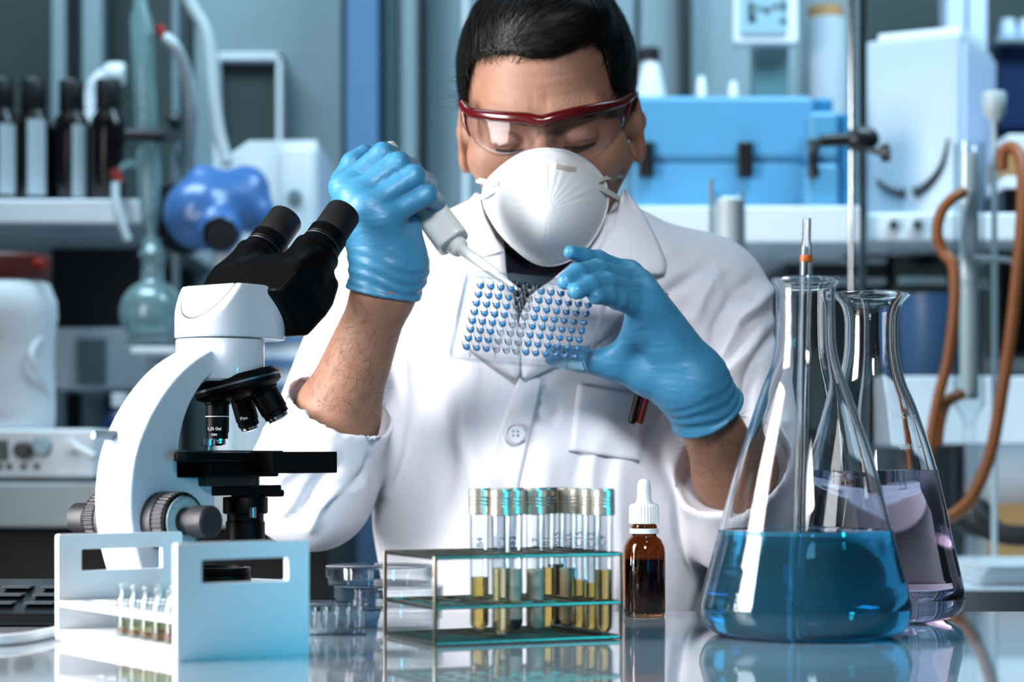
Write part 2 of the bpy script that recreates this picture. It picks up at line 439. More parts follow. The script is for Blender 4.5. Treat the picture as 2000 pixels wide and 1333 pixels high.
cap = MB(); n = 120; rr = [.0126 + (.0007 if (k % 4) < 2 else 0) for k in range(n)]
vs = [(rr[k] * math.cos(2 * math.pi * k / n), rr[k] * math.sin(2 * math.pi * k / n), z) for z in (.0812, .0962) for k in range(n)]
vs += [(.0115 * math.cos(2 * math.pi * k / n), .0115 * math.sin(2 * math.pi * k / n), .0985) for k in range(n)] + [(0, 0, .0985)]
fs = [(j * n + k, j * n + (k + 1) % n, (j + 1) * n + (k + 1) % n, (j + 1) * n + k) for j in (0, 1) for k in range(n)] + [(2 * n + k, 2 * n + (k + 1) % n, 3 * n) for k in range(n)] + [tuple(range(n))[::-1]]
cap.add(vs, fs).build('cap', 'white_plastic', db, sharp=25)
MB().lathe([(.0082, .0980), (.0076, .100), (.0064, .102), (.0060, .110), (.0058, .116), (.0045, .1192), (.002, .1204), (0, .1206)], 28).build('bulb', 'white_matt', db, sharp=60)
# ------------------------------------------------------------------ petri dishes
PD = P(757, 890, 1.70)
names = ['topmost clear petri dish of the stack behind the wire rack', 'middle clear petri dish of the stack behind the wire rack', 'lowest clear petri dish of the stack, standing on the bench']
for k in range(3):
    z = TOP + (2 - k) * .0168
    dx = (-.006, .001, .0)[k]
    t = thing('petri_dish', names[k], 'petri dish', (PD.x + dx, PD.y + (.0, .002, 0)[k], z), 0, 'petri dishes stacked on the bench')
    MB().lathe([(0, .0008), (.0425, .0008), (.0430, .0002), (.0436, .0008), (.0436, .0135), (.0424, .0135), (.0424, .0022), (0, .0022)], 64).build('dish_base', 'clear_plastic', t)
    MB().lathe([(0, .0163), (.0446, .0163), (.0454, .0157), (.0455, .0060), (.0446, .0060), (.0444, .0148), (0, .0150)], 64).build('dish_lid', 'clear_plastic', t)
# clear box of tiny tubes between the petri dishes and the white rack
CB = P(655, 890, 1.615); CB.z = TOP
cb = thing('tube_box', 'low clear plastic tube box beside the white rack', 'box', CB, R(8))
M = MB()
for (c, s) in (((0, 0, .001), (.046, .036, .002)), ((0, -.0175, .012), (.046, .001, .022)), ((0, .0175, .012), (.046, .001, .022)), ((-.0225, 0, .012), (.001, .036, .022)), ((.0225, 0, .012), (.001, .036, .022))): M.box(c, s)
M.build('box_shell', 'clear_plastic', cb)
MB().box((0, 0, .0242), (.048, .038, .0022)).build('box_lid', 'clear_plastic', cb, bevel=.0005)
for i in range(5):
    for j in range(3):
        MB().lathe([(.0006, .003), (.0028, .010), (.0030, .021), (.0034, .0215), (.0034, .0225), (.0026, .0225), (.0024, .010), (0, .0045)], 10, Matrix.Translation((-.0176 + i * .0088, -.0105 + j * .0105, 0))).build('small_tube', 'clear_plastic', cb)
# ------------------------------------------------------------------ wire test tube rack
mat('wire_steel', '#7a7468', .30, metal=1, var=.25, vscale=60)
ang = math.atan2(.063, .14)
RK = P(850, 1265, 1.504); RK.z = TOP
rack = thing('test_tube_rack', 'steel wire test tube rack holding capped tubes', 'rack', RK, ang)
LU, LV, WR = .153, .104, .0016
zs = (.0022, .0285, .0655)
for z, nm in zip(zs, ('base_frame', 'middle_frame', 'top_frame')):
    M = MB(); M.tube([(0, 0, z), (LU, 0, z), (LU, LV, z), (0, LV, z)], WR, 8, closed=True)
    fr = M.build(nm, 'wire_steel', rack)
    if z > .01:
        for i in range(1, 8): MB().tube([(i * LU / 8, 0, z + .0006), (i * LU / 8, LV, z + .0006)], .0009, 6).build('cross_wire', 'wire_steel', fr)
        for j in range(1, 5): MB().tube([(0, j * LV / 5, z - .0006), (LU, j * LV / 5, z - .0006)], .0009, 6).build('cross_wire', 'wire_steel', fr)
    else:
        M = MB()
        for i in range(1, 44): M.tube([(i * LU / 44, 0, z), (i * LU / 44, LV, z)], .0005, 4)
        for j in range(1, 30): M.tube([(0, j * LV / 30, z + .0004), (LU, j * LV / 30, z + .0004)], .0005, 4)
        M.build('base_mesh', 'wire_steel', fr, kind='stuff')
for (x, y) in ((0, 0), (LU, 0), (LU, LV), (0, LV)):
    MB().tube([(x, y, .0002), (x, y, zs[2] + .001)], WR, 8).build('corner_post', 'wire_steel', rack)
mat('cap_metal', '#cdc9bd', .30, metal=.8, var=.08)
mat('cap_dark', '#77746a', .34, metal=.85, var=.08)
mat('ink', '#1a2650', .7, var=.2, vscale=400)
mat('cloudy', '#bfb09a', .5, var=.12, vscale=80)
liquid('amber_liquid', (.865, .68, .01), 165)
liquid('tan_liquid', (.757, .57, .04), 80)
mat('red_fluid', '#3a0d0a', .25, var=.1)
mat('dark_sediment', '#2a1a12', .6, var=.2)
tubes = [  # i, j, contents, fill height, cap, writing, label
    (3, 1, 'tan_liquid', .052, 'cap_metal', 'BC1', 'capped test tube of tan liquid, foremost tube at the left of the group'),
    (4, 2, 'cloudy', .050, 'cap_metal', 'B15', 'capped test tube of cloudy beige fluid with dark sediment at its foot'),
    (5, 2, 'cloudy', .049, 'cap_metal', 'L7', 'capped test tube of cloudy beige fluid without sediment, left of amber tube'),
    (6, 3, 'amber_liquid', .049, 'cap_dark', 'B1', 'dull-capped test tube of amber liquid just left of the dark red one'),
    (7, 4, 'red_fluid', .050, 'cap_dark', 'BIS5', 'capped test tube of dark red fluid at the back corner of the rack'),
    (7, 3, 'cloudy', .048, 'cap_metal', 'BIS5', 'capped test tube of cloudy fluid directly right of the dark red one'),
    (7, 2, 'amber_liquid', .040, 'cap_metal', 'BC15', 'capped test tube of amber liquid, third from the front in the right row'),
    (7, 1, 'amber_liquid', .039, 'cap_metal', 'BC12', 'capped test tube of amber liquid, second from the front in the right row'),
    (7, 0, 'amber_liquid', .050, 'cap_metal', 'BC9', 'capped test tube of dark amber liquid at the front right corner of the rack'),
    (3, 3, 'amber_liquid', .043, 'cap_metal', 'B4', 'capped test tube of amber liquid, leftmost at the back of the group'),
    (5, 4, 'amber_liquid', .046, 'cap_metal', 'B2', 'capped test tube of amber liquid half hidden behind the cloudy tubes'),
]
Mr = Matrix.Translation(RK) @ Matrix.Rotation(ang, 4, 'Z')
for i, j, liq, h, cm, wr, lb in tubes:
    loc = Mr @ Vector(((i + .5) * LU / 8, (j + .5) * LV / 5, .0033))
    t = thing('test_tube', lb, 'test tube', loc, R(random.Random(i * 7 + j).uniform(-8, 8)), 'capped tubes in the wire rack')
    r = .0078
    out = [(0, 0)] + [(r * math.sin(q), r - r * math.cos(q)) for q in (R(22), R(45), R(68), R(90))] + [(r, .096)]
    ri = r - .0010
    inn = [(0, .001)] + [(ri * math.sin(q), r - ri * math.cos(q)) for q in (R(22), R(45), R(68), R(90))] + [(ri, .096)]
    MB().lathe(out + inn[::-1], 28).build('tube_glass', 'clear_glass_thin', t, sharp=60)
    rl = ri - .0001
    lq = [(0, .0012)] + [(rl * math.sin(q), r - rl * math.cos(q)) for q in (R(22), R(45), R(68), R(90))] + [(rl, h), (0, h - .0004)]
    MB().lathe(lq, 28).build('contents', liq, t, sharp=60)
    if (i, j) == (4, 2):
        q2 = [(0, .0009)] + [((ri + .0004) * math.sin(q), r - (ri + .0004) * math.cos(q)) for q in (R(22), R(45), R(68), R(90))] + [(ri + .0004, .011), (0, .011)]
        MB().lathe(q2, 28).build('sediment', 'dark_sediment', t, sharp=60)
    rc_ = .0089
    cp = [(rc_ - .0008, .0915), (rc_, .0922), (rc_, .0985), (rc_ - .0005, .0992), (rc_, .100), (rc_, .1012), (rc_ - .0005, .102), (rc_, .1028), (rc_, .104), (rc_ - .0005, .1048), (rc_, .1056), (rc_, .1105), (rc_ - .0010, .1120), (0, .1122), (0, .0962), (.0079, .0962), (.0079, .0915)]
    MB().lathe(cp, 28, None).build('cap', cm, t, sharp=30)
    Mt = frame_m((0, -r - .00025, .070), (0, 0, 1), (-1, 0, 0), (0, -1, 0))
    text_mesh('handwriting', wr, .0075, 'ink', t, Mt)
# ------------------------------------------------------------------ white plastic vial rack
WA = Vector((-.228, 1.3926, TOP)); a36 = R(36)
vr = thing('vial_rack', 'white plastic vial rack with slotted handle ends', 'rack', WA, a36)
WU, WL, WHt = .104, .203, .081
slot = rrect(.068, .0165, .0012, 3, WU / 2 + .001, .0610)
Mx = frame_m((0, 0, 0), (1, 0, 0), (0, 0, 1), (0, -1, 0))
for k, w in enumerate((.003, WL - .003)):
    M = MB(); M.prism(rrect(WU, WHt, .002, 3, WU / 2, WHt / 2), -.003, .003, Matrix.Translation((0, w, 0)) @ Mx, holes=[slot[::-1]])
    M.build('end_panel', 'white_plastic', vr, bevel=.0006)
def circle(cx, cy, r, n=18): return [(cx + r * math.cos(2 * math.pi * k / n), cy + r * math.sin(2 * math.pi * k / n)) for k in range(n)]
cols = [.020 + .0213 * k for k in range(4)]; rows = [.024 + .0192 * k for k in range(9)]
hl = [circle(u, w, .0083) for u in cols for w in rows]
MB().prism([(.001, .006), (WU - .001, .006), (WU - .001, WL - .006), (.001, WL - .006)], .0262, .0308, None, holes=hl).build('hole_shelf', 'white_plastic', vr, bevel=.0004)
MB().box((WU / 2, WL / 2, .0045), (WU - .002, WL - .012, .0085)).build('base_shelf', 'white_plastic', vr, bevel=.0006)
mat('orange_residue', '#9a5a1c', .5, var=.3, vscale=200)
liquid('yellow_liquid', (.90, .79, .01), 82)
vproto = None
ordn = ['nearest the handle end', 'second from the near end', 'third from the near end', 'fourth from the near end', 'fifth from the near end', 'sixth from the near end']
rown = ['outer row', 'second row', 'third row']
Mv = Matrix.Translation(WA) @ Matrix.Rotation(a36, 4, 'Z')
for ru, ws in ((0, (0, 1, 2, 3, 4, 5)), (1, (0, 1, 2, 3, 4)), (2, (1, 2, 3, 4))):
    for oi, w in enumerate(ws):
        loc = Mv @ Vector((cols[ru], rows[w], .0089))
        lb = 'small yellow vial, %s of the white rack, %s' % (rown[ru], ordn[oi])
        if vproto is None:
            vproto = thing('glass_vial', lb, 'vial', loc, 0, 'vials standing in the white rack')
            MB().lathe([(0, 0), (.0070, 0), (.0076, .0006), (.0076, .0270), (.0068, .0290), (.0058, .0302), (.0058, .0320), (.0066, .0325), (.0066, .0345), (.0050, .0345), (.0050, .0300), (.0068, .0265), (.0068, .0012), (0, .0012)], 24).build('vial_glass', 'clear_glass_thin', vproto, sharp=45)
            MB().lathe([(0, .0014), (.0067, .0014), (.0067, .0125), (0, .0122)], 24).build('contents', 'yellow_liquid', vproto)
            MB().lathe([(0, .0022), (.0050, .0022), (.0056, .0035), (.0040, .0050), (0, .0054)], 18).build('residue', 'orange_residue', vproto)
            MB().lathe([(0, .0320), (.0048, .0320), (.0048, .0346), (.0066, .0348), (.0068, .0356), (.0066, .0376), (.0040, .0384), (0, .0384)], 24).build('stopper', 'clear_plastic', vproto)
        else: dup(vproto, loc, 0, lb)
# ------------------------------------------------------------------ microscope
mat('scope_white', '#b3bfcb', .30, var=.01, coat=.35)
mat('scope_black', '#010102', .45, spec=.12, var=.1)
mat('scope_knob', '#26262b', .45, spec=.4, var=.1)
mat('dial_plate', '#9fb6bd', .4, var=.03)
YS = 1.73; XS = (430 - 1000) * YS / F
sc = thing('microscope', 'white binocular microscope with black eyepieces and stage', 'microscope', (XS, YS, TOP))
ef = Vector((.60, .80, 0)).normalized(); es = Vector((.80, -.60, 0)).normalized(); ez = Vector((0, 0, 1))
def mf(px, s):
    k = (px - 1000) / F
    return (k * YS - XS - s * (es.x - k * es.y)) / (ef.x - k * ef.y)
def mz(py, f, s): return (CAMZ - TOP) + (HOR - py) * (YS + f * ef.y + s * es.y) / F
def fz(px, py, s): f = mf(px, s); return (f, mz(py, f, s))
def W(f, s, z): return ef * f + es * s + ez * z          # local point
MS = frame_m((0, 0, 0), ef, es, ez)                     # (f, s, z) -> local
MSinv = np.array(MS.to_3x3(), np.float32)
# base
M = MB(); pl = []
for k in range(19): a = R(-90 + 10 * k); pl.append((.002 + .056 * math.cos(a), .056 * math.sin(a)))
pl += [(-.095, .050), (-.108, .040), (-.108, -.040), (-.095, -.050)]
M.prism(pl, .0005, .034, MS).build('base', 'scope_white', sc, bevel=.006, seg=4)
M = MB(); M.lathe([(0, .0335), (.026, .0335), (.026, .040), (.0245, .0405), (.0255, .042), (.0255, .0465), (.021, .047), (.020, .045), (0, .045)], 48)
M.build('field_lens_ring', 'scope_black', sc)
# arm: curved bow, straight side cheeks
HW = .0215
outer = [fz(x, y, -HW) for x, y in ((222, 1150), (205, 1110), (190, 1050), (184, 1000), (185, 945), (197, 875), (233, 795), (286, 727), (345, 686), (402, 664))]
inner = [fz(x, y, HW) for x, y in ((420, 728), (398, 748), (372, 790), (355, 840), (348, 890), (350, 950), (360, 1040), (372, 1150))]
outer = [(p.x, p.y) for p in bez([(a, b, 0) for a, b in outer], 4)]; inner = [(p.x, p.y) for p in bez([(a, b, 0) for a, b in inner], 4)]
outer[0] = (outer[0][0], .030); inner[-1] = (inner[-1][0], .030)
poly = outer + inner
Ma = MS @ frame_m((0, 0, 0), (1, 0, 0), (0, 0, 1), (0, -1, 0))
M = MB(); M.prism(poly, -HW, HW, Ma); M.build('arm', 'scope_white', sc, bevel=.007, seg=4)
# head of the arm
zt = mz(664, 0, 0)
M = MB(); M.lathe([(0, .203), (.034, .203), (.0365, .205), (.0372, .209), (.0372, zt - .0012), (.0366, zt - .0004), (0, zt - .0004)], 64); M.build('arm_head', 'scope_white', sc)
# prism housing: cylinder cut by a sloping lid and by the plane of the binocular body
th = R(47); de = (math.cos(th), 0, math.sin(th)); ne = (-math.sin(th), 0, math.cos(th))
EP = (.118, .355)
def axp(t, n=0., s=0.): return (EP[0] - t * de[0] + n * ne[0], s, EP[1] - t * de[2] + n * ne[2])
def dome(shrink, lift, cutb):
    nb = np.array([-.80, 0, .60], np.float32)          # sloping lid faces back and up
    j = A3(axp(.118)); dn = A3(de)
    def f(p):
        q = p @ MSinv
        x = np.maximum(np.abs(q[:, 0] - .012) - .014, 0)
        cy = np.sqrt(x * x + q[:, 1] ** 2) - (.0366 - shrink)
        a = np.maximum((q - A3((-.018 - lift * .8, 0, .2755 + lift * .6))) @ nb, q[:, 2] - .2845)
        b = (q - j) @ dn
        c = (zt + .0006 + cutb) - q[:, 2]
        return smax(smax(smax(cy, a, .003), b, .0015), c, .0012)
    return f
v, f_ = nets(dome(0, 0, 0), (-.075, -.075, .235), (.075, .075, .33), .0013); v = relax(v, f_, 1); np_obj('prism_housing', v, f_, 'scope_white', sc, sharp=45)
v, f_ = nets(dome(.0036, .0003, .011), (-.075, -.075, .24), (.075, .075, .33), .0013); np_obj('lid_groove', v, f_, 'dark_steel', sc, sharp=45)
v, f_ = nets(dome(.0052, .0013, .013), (-.075, -.075, .24), (.075, .075, .33), .0012); np_obj('lid_plate', v, f_, 'scope_white', sc, sharp=45)
# binocular body
def bino(p):
    q = p @ MSinv - A3((EP[0], 0, EP[1]))
    t = -(q @ A3(de)); n = q @ A3(ne); s = np.abs(q[:, 1])
    d1 = smax(smax(np.abs(t - .094) - .030, np.abs(n + .006) - .0275 + np.maximum(.085 - t, 0) * .35, .004), s - .0545 + np.maximum(t - .098, 0) * .25, .006)
    c = np.sqrt((s - .0345) ** 2 + n ** 2); d2 = smax(c - .0215, np.abs(t - .066) - .016, .003)
    return smin(d1, d2, .006)
v, f_ = nets(bino, (-.09, -.12, .20), (.20, .15, .38), .0017); v = relax(v, f_, 1); np_obj('binocular_body', v, f_, 'scope_black', sc, sharp=50)
dv = ef * de[0] + ez * de[2]
for s in (-.0345, .0345):
    b0 = W(*[axp(.060, 0, s)[i] for i in range(3)])
    Mq = Matrix.Translation(b0) @ dv.to_track_quat('Z', 'Y').to_matrix().to_4x4()
    e = MB().lathe([(0, 0), (.0176, 0), (.0176, .016), (.0168, .0172), (.0168, .0195), (.0174, .0205), (.0174, .030), (0, .030)], 40, Mq).build('eyepiece', 'scope_black', sc, sharp=30)
    MB().lathe([(.0150, .028), (.0158, .030), (.0158, .058), (.0150, .0600), (.0125, .0600), (.0110, .054), (0, .053)], 40, Mq).build('eyecup', 'black_rubber', e, sharp=40)
    MB().lathe([(.01755, .0166), (.0179, .0169), (.0179, .0176), (.01755, .0179)], 40, Mq, True).build('eyepiece_ring', 'dark_steel', e)
# revolving nosepiece with its objectives
g = Vector((.98, .2, 0)).normalized(); tl = R(15)
dn_ = (g * math.sin(tl) - ez * math.cos(tl)).normalized()
N0 = W(.008, .010, .206)
Mn = Matrix.Translation(N0) @ dn_.to_track_quat('Z', 'Y').to_matrix().to_4x4()
npz = MB().lathe([(0, -.003), (.033, -.003), (.036, 0), (.0375, .002), (.0375, .0085), (.0355, .0105), (.030, .0135), (.020, .0165), (0, .018)], 72, Mn).build('nosepiece', 'scope_black', sc, sharp=30)
MB().lathe([(.0372, .0028), (.0379, .0032), (.0379, .0048), (.0372, .0052)], 72, Mn, True).build('nosepiece_ring', 'steel', npz)
pu = (-ez - dn_ * (-ez).dot(dn_)).normalized(); pv = dn_.cross(pu)
def objective(phi, L, name_lines, ring, big):
    d = (dn_ * math.cos(tl) + (pu * math.cos(phi) + pv * math.sin(phi)) * math.sin(tl)).normalized()
    base = N0 + dn_ * .011 + (pu * math.cos(phi) + pv * math.sin(phi)) * .0185
    Mo = Matrix.Translation(base) @ d.to_track_quat('Z', 'Y').to_matrix().to_4x4()
    r = .0118 if big else .0098
    o = MB().lathe([(0, 0), (r * .95, 0), (r * 1.12, .001), (r * 1.12, .006), (r, .0072), (r, L * .72), (r * .93, L * .74), (r * .93, L * .86), (0, L * .86)], 36, Mo).build('objective', 'scope_black', sc, sharp=30)
    MB().lathe([(r * .80, L * .86), (r * .80, L * .90), (r * .74, L * .905), (r * .78, L * .92), (r * .78, L * .95), (r * .5, L * .985), (r * .3, L), (0, L)], 36, Mo).build('objective_tip', 'chrome', o, sharp=30)
    if ring: MB().lathe([(r, L * .40), (r + .0002, L * .402), (r + .0002, L * .412), (r, L * .414)], 36, Mo, True).build('magnification_ring', 'white_print', o)
    for txt, h, sz in name_lines:
        fwd = Vector((-.12, -1, 0)).normalized(); fwd = (fwd - d * fwd.dot(d)).normalized()
        tx = d.cross(fwd).normalized() * -1
        Mt = frame_m(base + d * (L * h) + fwd * (r + .00035), tx, -d, fwd)
        text_mesh('objective_print', txt, sz, 'white_print', o, Mt)
objective(0, .0415, (('1,25 Oel', .66, .0034), ('DIN', .78, .0026)), True, False)
objective(R(180), .034, (), False, True)
objective(R(96), .036, (('Plan', .6, .0040),), False, False)
# stage
zst = .1445
def slab(poly, z0, z1, m, name, bev=.001, par=sc):
    M = MB(); M.prism(poly, z0, z1, MS); return M.build(name, m, par, bevel=bev)
def quad(f0, f1, s0, s1): return [(f0, s0), (f1, s0), (f1, s1), (f0, s1)]
stg = [(.055, -.058), (.055, .046), (-.070, .046), (-.082, .043), (-.086, .036), (-.082, .029), (-.070, .0265), (-.048, .0265), (-.048, -.058)]
st = slab(stg, zst - .0085, zst - .001, 'scope_black', 'stage', .002)
slab([(-.070, .0445), (-.081, .042), (-.0845, .036), (-.081, .030), (-.070, .028), (.030, .028), (.030, .0445)], zst - .0008, zst + .0006, 'dark_steel', 'stage_plate', .0004, st)
slab(quad(-.006, .0745, .040, .066), zst - .0185, zst - .0003, 'scope_black', 'slide_carrier', .0012)
slab(quad(-.052, .030, -.030, .040), zst - .0215, zst - .0083, 'scope_black', 'stage_bracket', .0015)
slab(quad(-.045, .012, -.020, .030), zst - .0290, zst - .0213, 'dark_plastic', 'stage_slide', .001)
MB().cyl(W(-.050, .036, zst + .0004), W(-.050, .036, zst + .0042), .0026, n=16).build('clip_post', 'steel', st)
MB().cyl(W(-.050, .036, zst + .0040), W(-.050, .036, zst + .0100), .0055, n=24, bev=.0005).build('clip_screw', 'steel', st)
# focusing block and condenser
slab(quad(-.085, -.026, -.020, .020), .078, zst - .0213, 'scope_white', 'focus_block', .002)
slab(quad(-.030, .052, -.010, .022), .1075, .1155, 'scope_black', 'condenser_carrier', .001)
cd = MB().lathe([(0, .1235), (.012, .1235), (.012, .1060), (.0185, .1055), (.0190, .1045), (.0190, .0925), (.0180, .0915), (.0155, .0910), (.0155, .0855), (.0165, .0845), (.0165, .0700), (.0155, .0690), (0, .0690)][::-1], 40, Matrix.Translation(W(.020, .010, 0))).build('condenser', 'scope_black', sc, sharp=30)
MB().cyl(W(.020 - .010, .028, .0975), W(.020 - .010, .028, .0885), .0032, n=16, bev=.0004).build('condenser_screw', 'steel', cd)
MB().cyl(W(.020, .010, .1085), W(.055, .020, .1085), .0030, n=12).build('iris_lever', 'scope_black', cd)
# focus knobs on both cheeks
fk, zk = -.088, .0885
def knob(sg):
    def ring(r0, r1, a, b, name, m, n=48, par=sc, knurl=0):
        Mk = Matrix.Translation(W(fk, 0, zk)) @ (es * sg).to_track_quat('Z', 'Y').to_matrix().to_4x4()
        if knurl:
            vs, fs = [], []
            prof = [(r1 - .0012, a), (r1, a + .001), (r1, b - .001), (r1 - .0012, b)]
            for (r, z) in prof:
                vs += [((r + (.0005 if k % 4 < 2 else -.0003)) * math.cos(2 * math.pi * k / knurl), (r + (.0005 if k % 4 < 2 else -.0003)) * math.sin(2 * math.pi * k / knurl), z) for k in range(knurl)]
            for j in range(3): fs += [(j * knurl + k, j * knurl + (k + 1) % knurl, (j + 1) * knurl + (k + 1) % knurl, (j + 1) * knurl + k) for k in range(knurl)]
            fs += [tuple(range(knurl))[::-1], tuple(3 * knurl + k for k in range(knurl))]
            return MB().add(vs, fs, Mk).build(name, m, par, sharp=25)
        return MB().lathe([(0, a), (r0, a), (r1, a + .002), (r1, b - .0015), (r1 - .0015, b), (0, b)], n, Mk).build(name, m, par)
    c = ring(.020, .0235, HW - .001, .034, 'coarse_knob', 'scope_knob')
    ring(0, .0232, .034, .046, 'knurled_grip', 'scope_knob', 160, c, 160)
    ring(.0220, .0225, .0455, .0485, 'knob_rim', 'scope_black', 48, c)
    dpl = ring(.0205, .0205, .0480, .0492, 'dial_plate', 'dial_plate', 48, c)
    if sg > 0:
        M = MB(); Mk = Matrix.Translation(W(fk, 0, zk)) @ (es * sg).to_track_quat('Z', 'Y').to_matrix().to_4x4()
        for k in range(50):
            l = .0042 if k % 5 == 0 else .0025
            M.box((.0198 - l / 2, 0, .0495), (l, .0003, .0002), Mk @ Matrix.Rotation(2 * math.pi * k / 50, 4, 'Z'))
        M.build('dial_marks', 'scope_black', c)
    fkb = ring(.0110, .0105, .0490, .0620, 'fine_knob', 'scope_knob')
    ring(.0125, .0130, .0605, .0790, 'fine_grip', 'scope_knob', 40, fkb)
knob(1); knob(-1)
MB().cyl(W(-.130, -.012, .157), W(-.104, -.012, .157), .0040, n=16, bev=.0005).build('clamp_screw', 'grey_plastic', sc)
# ------------------------------------------------------------------ the person behind the bench
mat('skin', '#8f6a58', .48, spec=.35, var=.16, vscale=60, bump=.25, bscale=420, sss=.12)
mat('hair', '#060505', .5, spec=.25, var=.35, vscale=120)
mat('coat_cloth', '#e4e5ee', .82, spec=.15, var=.02, vscale=20, bump=.22, bscale=55, bstretch=(1, 1, .35), sheen=.08)
mat('shirt_navy', '#0d0f1c', .8, spec=.2, var=.1)
mat('trouser_grey', '#22262e', .8, spec=.2)
mat('mask_white', '#d9dfe4', .8, spec=.15, var=.03, bump=.25, bscale=260, sss=.1)
mat('strap_white', '#c9cfc8', .7, var=.05)
mat('goggle_red', '#4a0a0c', .22, spec=.55, var=.1, coat=.4)
thin('goggle_lens', (.93, .93, .95), (.55, .58, .62), .4)
mat('lash', '#120c0a', .8, var=0)
man = thing('person', 'person in white lab coat, mask and safety glasses pipetting into a well plate', 'person', (.035, 2.1, 0))
HO = P(1074, 247, 2.04); HS = 1.05
RH = (Matrix.Rotation(R(-6), 3, 'Z') @ Matrix.Rotation(R(-2.5), 3, 'Y') @ Matrix.Rotation(R(17), 3, 'X'))
RHn = np.array(RH, np.float32)
def hl(p): return ((p - A3(HO)) @ RHn) / HS
def hw(x, y, z): return HO + RH @ (Vector((x, y, z)) * (HS * .001))
def mir(q): m = q.copy(); m[:, 0] = np.abs(m[:, 0]); return m
HD = .03                      # the raised hand stands this much farther back than the eyepieces
W1, E1 = P(752, 565, 1.832 + HD), P(606, 948, 1.965)
W2, E2 = P(1362, 775, 1.876), P(1468, 1005, 1.985)
S1, S2 = Vector((-.120, 2.11, 1.205)), Vector((.192, 2.11, 1.195))
def lerp(a, b, t): return a + (b - a) * t
mm = .001
def head_sdf(p):
    q = hl(p) * 1000; m = mir(q)
    d = ell(q, (0, 6, 46), (77, 96, 88))
    d = smin(d, ell(q, (0, -40, -8), (66, 52, 84)), 22)
    d = smin(d, rc(m, (57, 2, -34), (20, -66, -92), 20, 17), 20)
    d = smin(d, ell(q, (0, -76, -96), (22, 19, 17)), 14)
    d = smin(d, ell(m, (50, -56, -18), (24, 26, 24)), 18)
    d = smin(d, rc(m, (46, -74, 24), (12, -88, 19), 9, 9), 14)
    # eye hollow, lid
    d = smax(d, -ell(m, (33, -101, 4), (20, 14, 13)), 10)
    d = smin(d, ell(m, (33, -81, 1), (17, 12.5, 11.5)), 3)
    d = smax(d, -rc(m, (20, -95.5, -5.5), (46, -89, -4.5), 1.6, 1.6), 2)
    # nose
    d = smin(d, rc(q, (0, -88, 16), (0, -110, -28), 7, 11), 10)
    d = smin(d, ell(m, (11, -100, -33), (8, 10, 8)), 5)
    # lips
    d = smin(d, ell(q, (0, -90, -62), (24, 10, 5)), 6); d = smin(d, ell(q, (0, -89, -70), (20, 10, 5.5)), 5)
    # frown furrows on the brow
    for x in (-7, 6): d = d + .7 * np.exp(-((q[:, 0] - x) / 2.2) ** 2 - ((q[:, 2] - 30) / 12) ** 2) * (q[:, 1] < -60)
    for z in (46, 56): d = d + .5 * np.exp(-((q[:, 2] - z - .002 * q[:, 0] ** 2) / 1.8) ** 2 - (q[:, 0] / 40) ** 2) * (q[:, 1] < -40)
    # ears
    Re = np.array(Matrix.Rotation(R(22), 3, 'Z') @ Matrix.Rotation(R(-8), 3, 'X'), np.float32)
    e = (m - A3((80, 14, -2))) @ Re
    ear = ell(e, (0, 0, 0), (5.5, 19, 33))
    ear = smin(ear, ell(e, (0, -4, -27), (5.5, 10, 13)), 6)
    ear = smax(ear, -ell(e, (6.5, -3, 3), (6.5, 11, 19)), 3)
    ear = smin(ear, ell(e, (1, -6, 2), (4, 3.2, 9)), 3)
    ear = smax(ear, -(ell(e, (7, 3, 8), (5.5, 14, 23))), 2.5)
    ear = smin(ear, rc(e, (-3, 0, 0), (-14, -4, 0), 14, 15), 6)
    d = smin(d, ear, 6)
    # neck
    d = smin(d, rc(q, (0, 26, -60), (0, 52, -170), 55, 60), 24)
    d = smin(d, rc(m, (48, 26, -40), (14, 2, -165), 13, 10), 16)
    return d * (HS * mm)
def arm_sdf(p):
    d = rc(p, E1, lerp(E1, W1, .35), .034, .0375)
    d = smin(d, rc(p, lerp(E1, W1, .35), W1, .0375, .0245), .02)
    d = smin(d, rc(p, W1, P(755, 500, 1.83 + HD), .0260, .016), .02)
    d = smin(d, rc(p, S1, E1, .046, .036), .02)
    e = rc(p, E2, lerp(E2, W2, .35), .034, .0345)
    e = smin(e, rc(p, lerp(E2, W2, .35), W2, .0345, .0245), .02)
    e = smin(e, rc(p, W2, P(1310, 690, 1.865), .0260, .014), .02)
    e = smin(e, rc(p, S2, E2, .046, .036), .02)
    return np.minimum(d, e)
def torso_sdf(p, r):
    q = p.copy(); q[:, 1] = (q[:, 1] - 2.075) * 1.45 + (p[:, 2] - 1.0) * .10; q[:, 0] -= .035
    d = rc(q, (0, 0, .74), (0, 0, 1.00), .150 + r, .150 + r)
    d = smin(d, rc(q, (0, 0, 1.00), (0, 0, 1.13), .150 + r, .160 + r), .06)
    d = d / 1.2
    d = smin(d, rc(p, (.035, 2.12, 1.235), S1, .060 + r, .052 + r), .06)
    d = smin(d, rc(p, (.035, 2.12, 1.235), S2, .060 + r, .052 + r), .06)
    return d
def body_sdf(p):
    d = smin(torso_sdf(p, -.010), arm_sdf(p), .02)
    out = d.copy()
    sel = p[:, 2] > 1.12
    if sel.any(): out[sel] = smin(d[sel], head_sdf(p[sel]), .03)
    return out
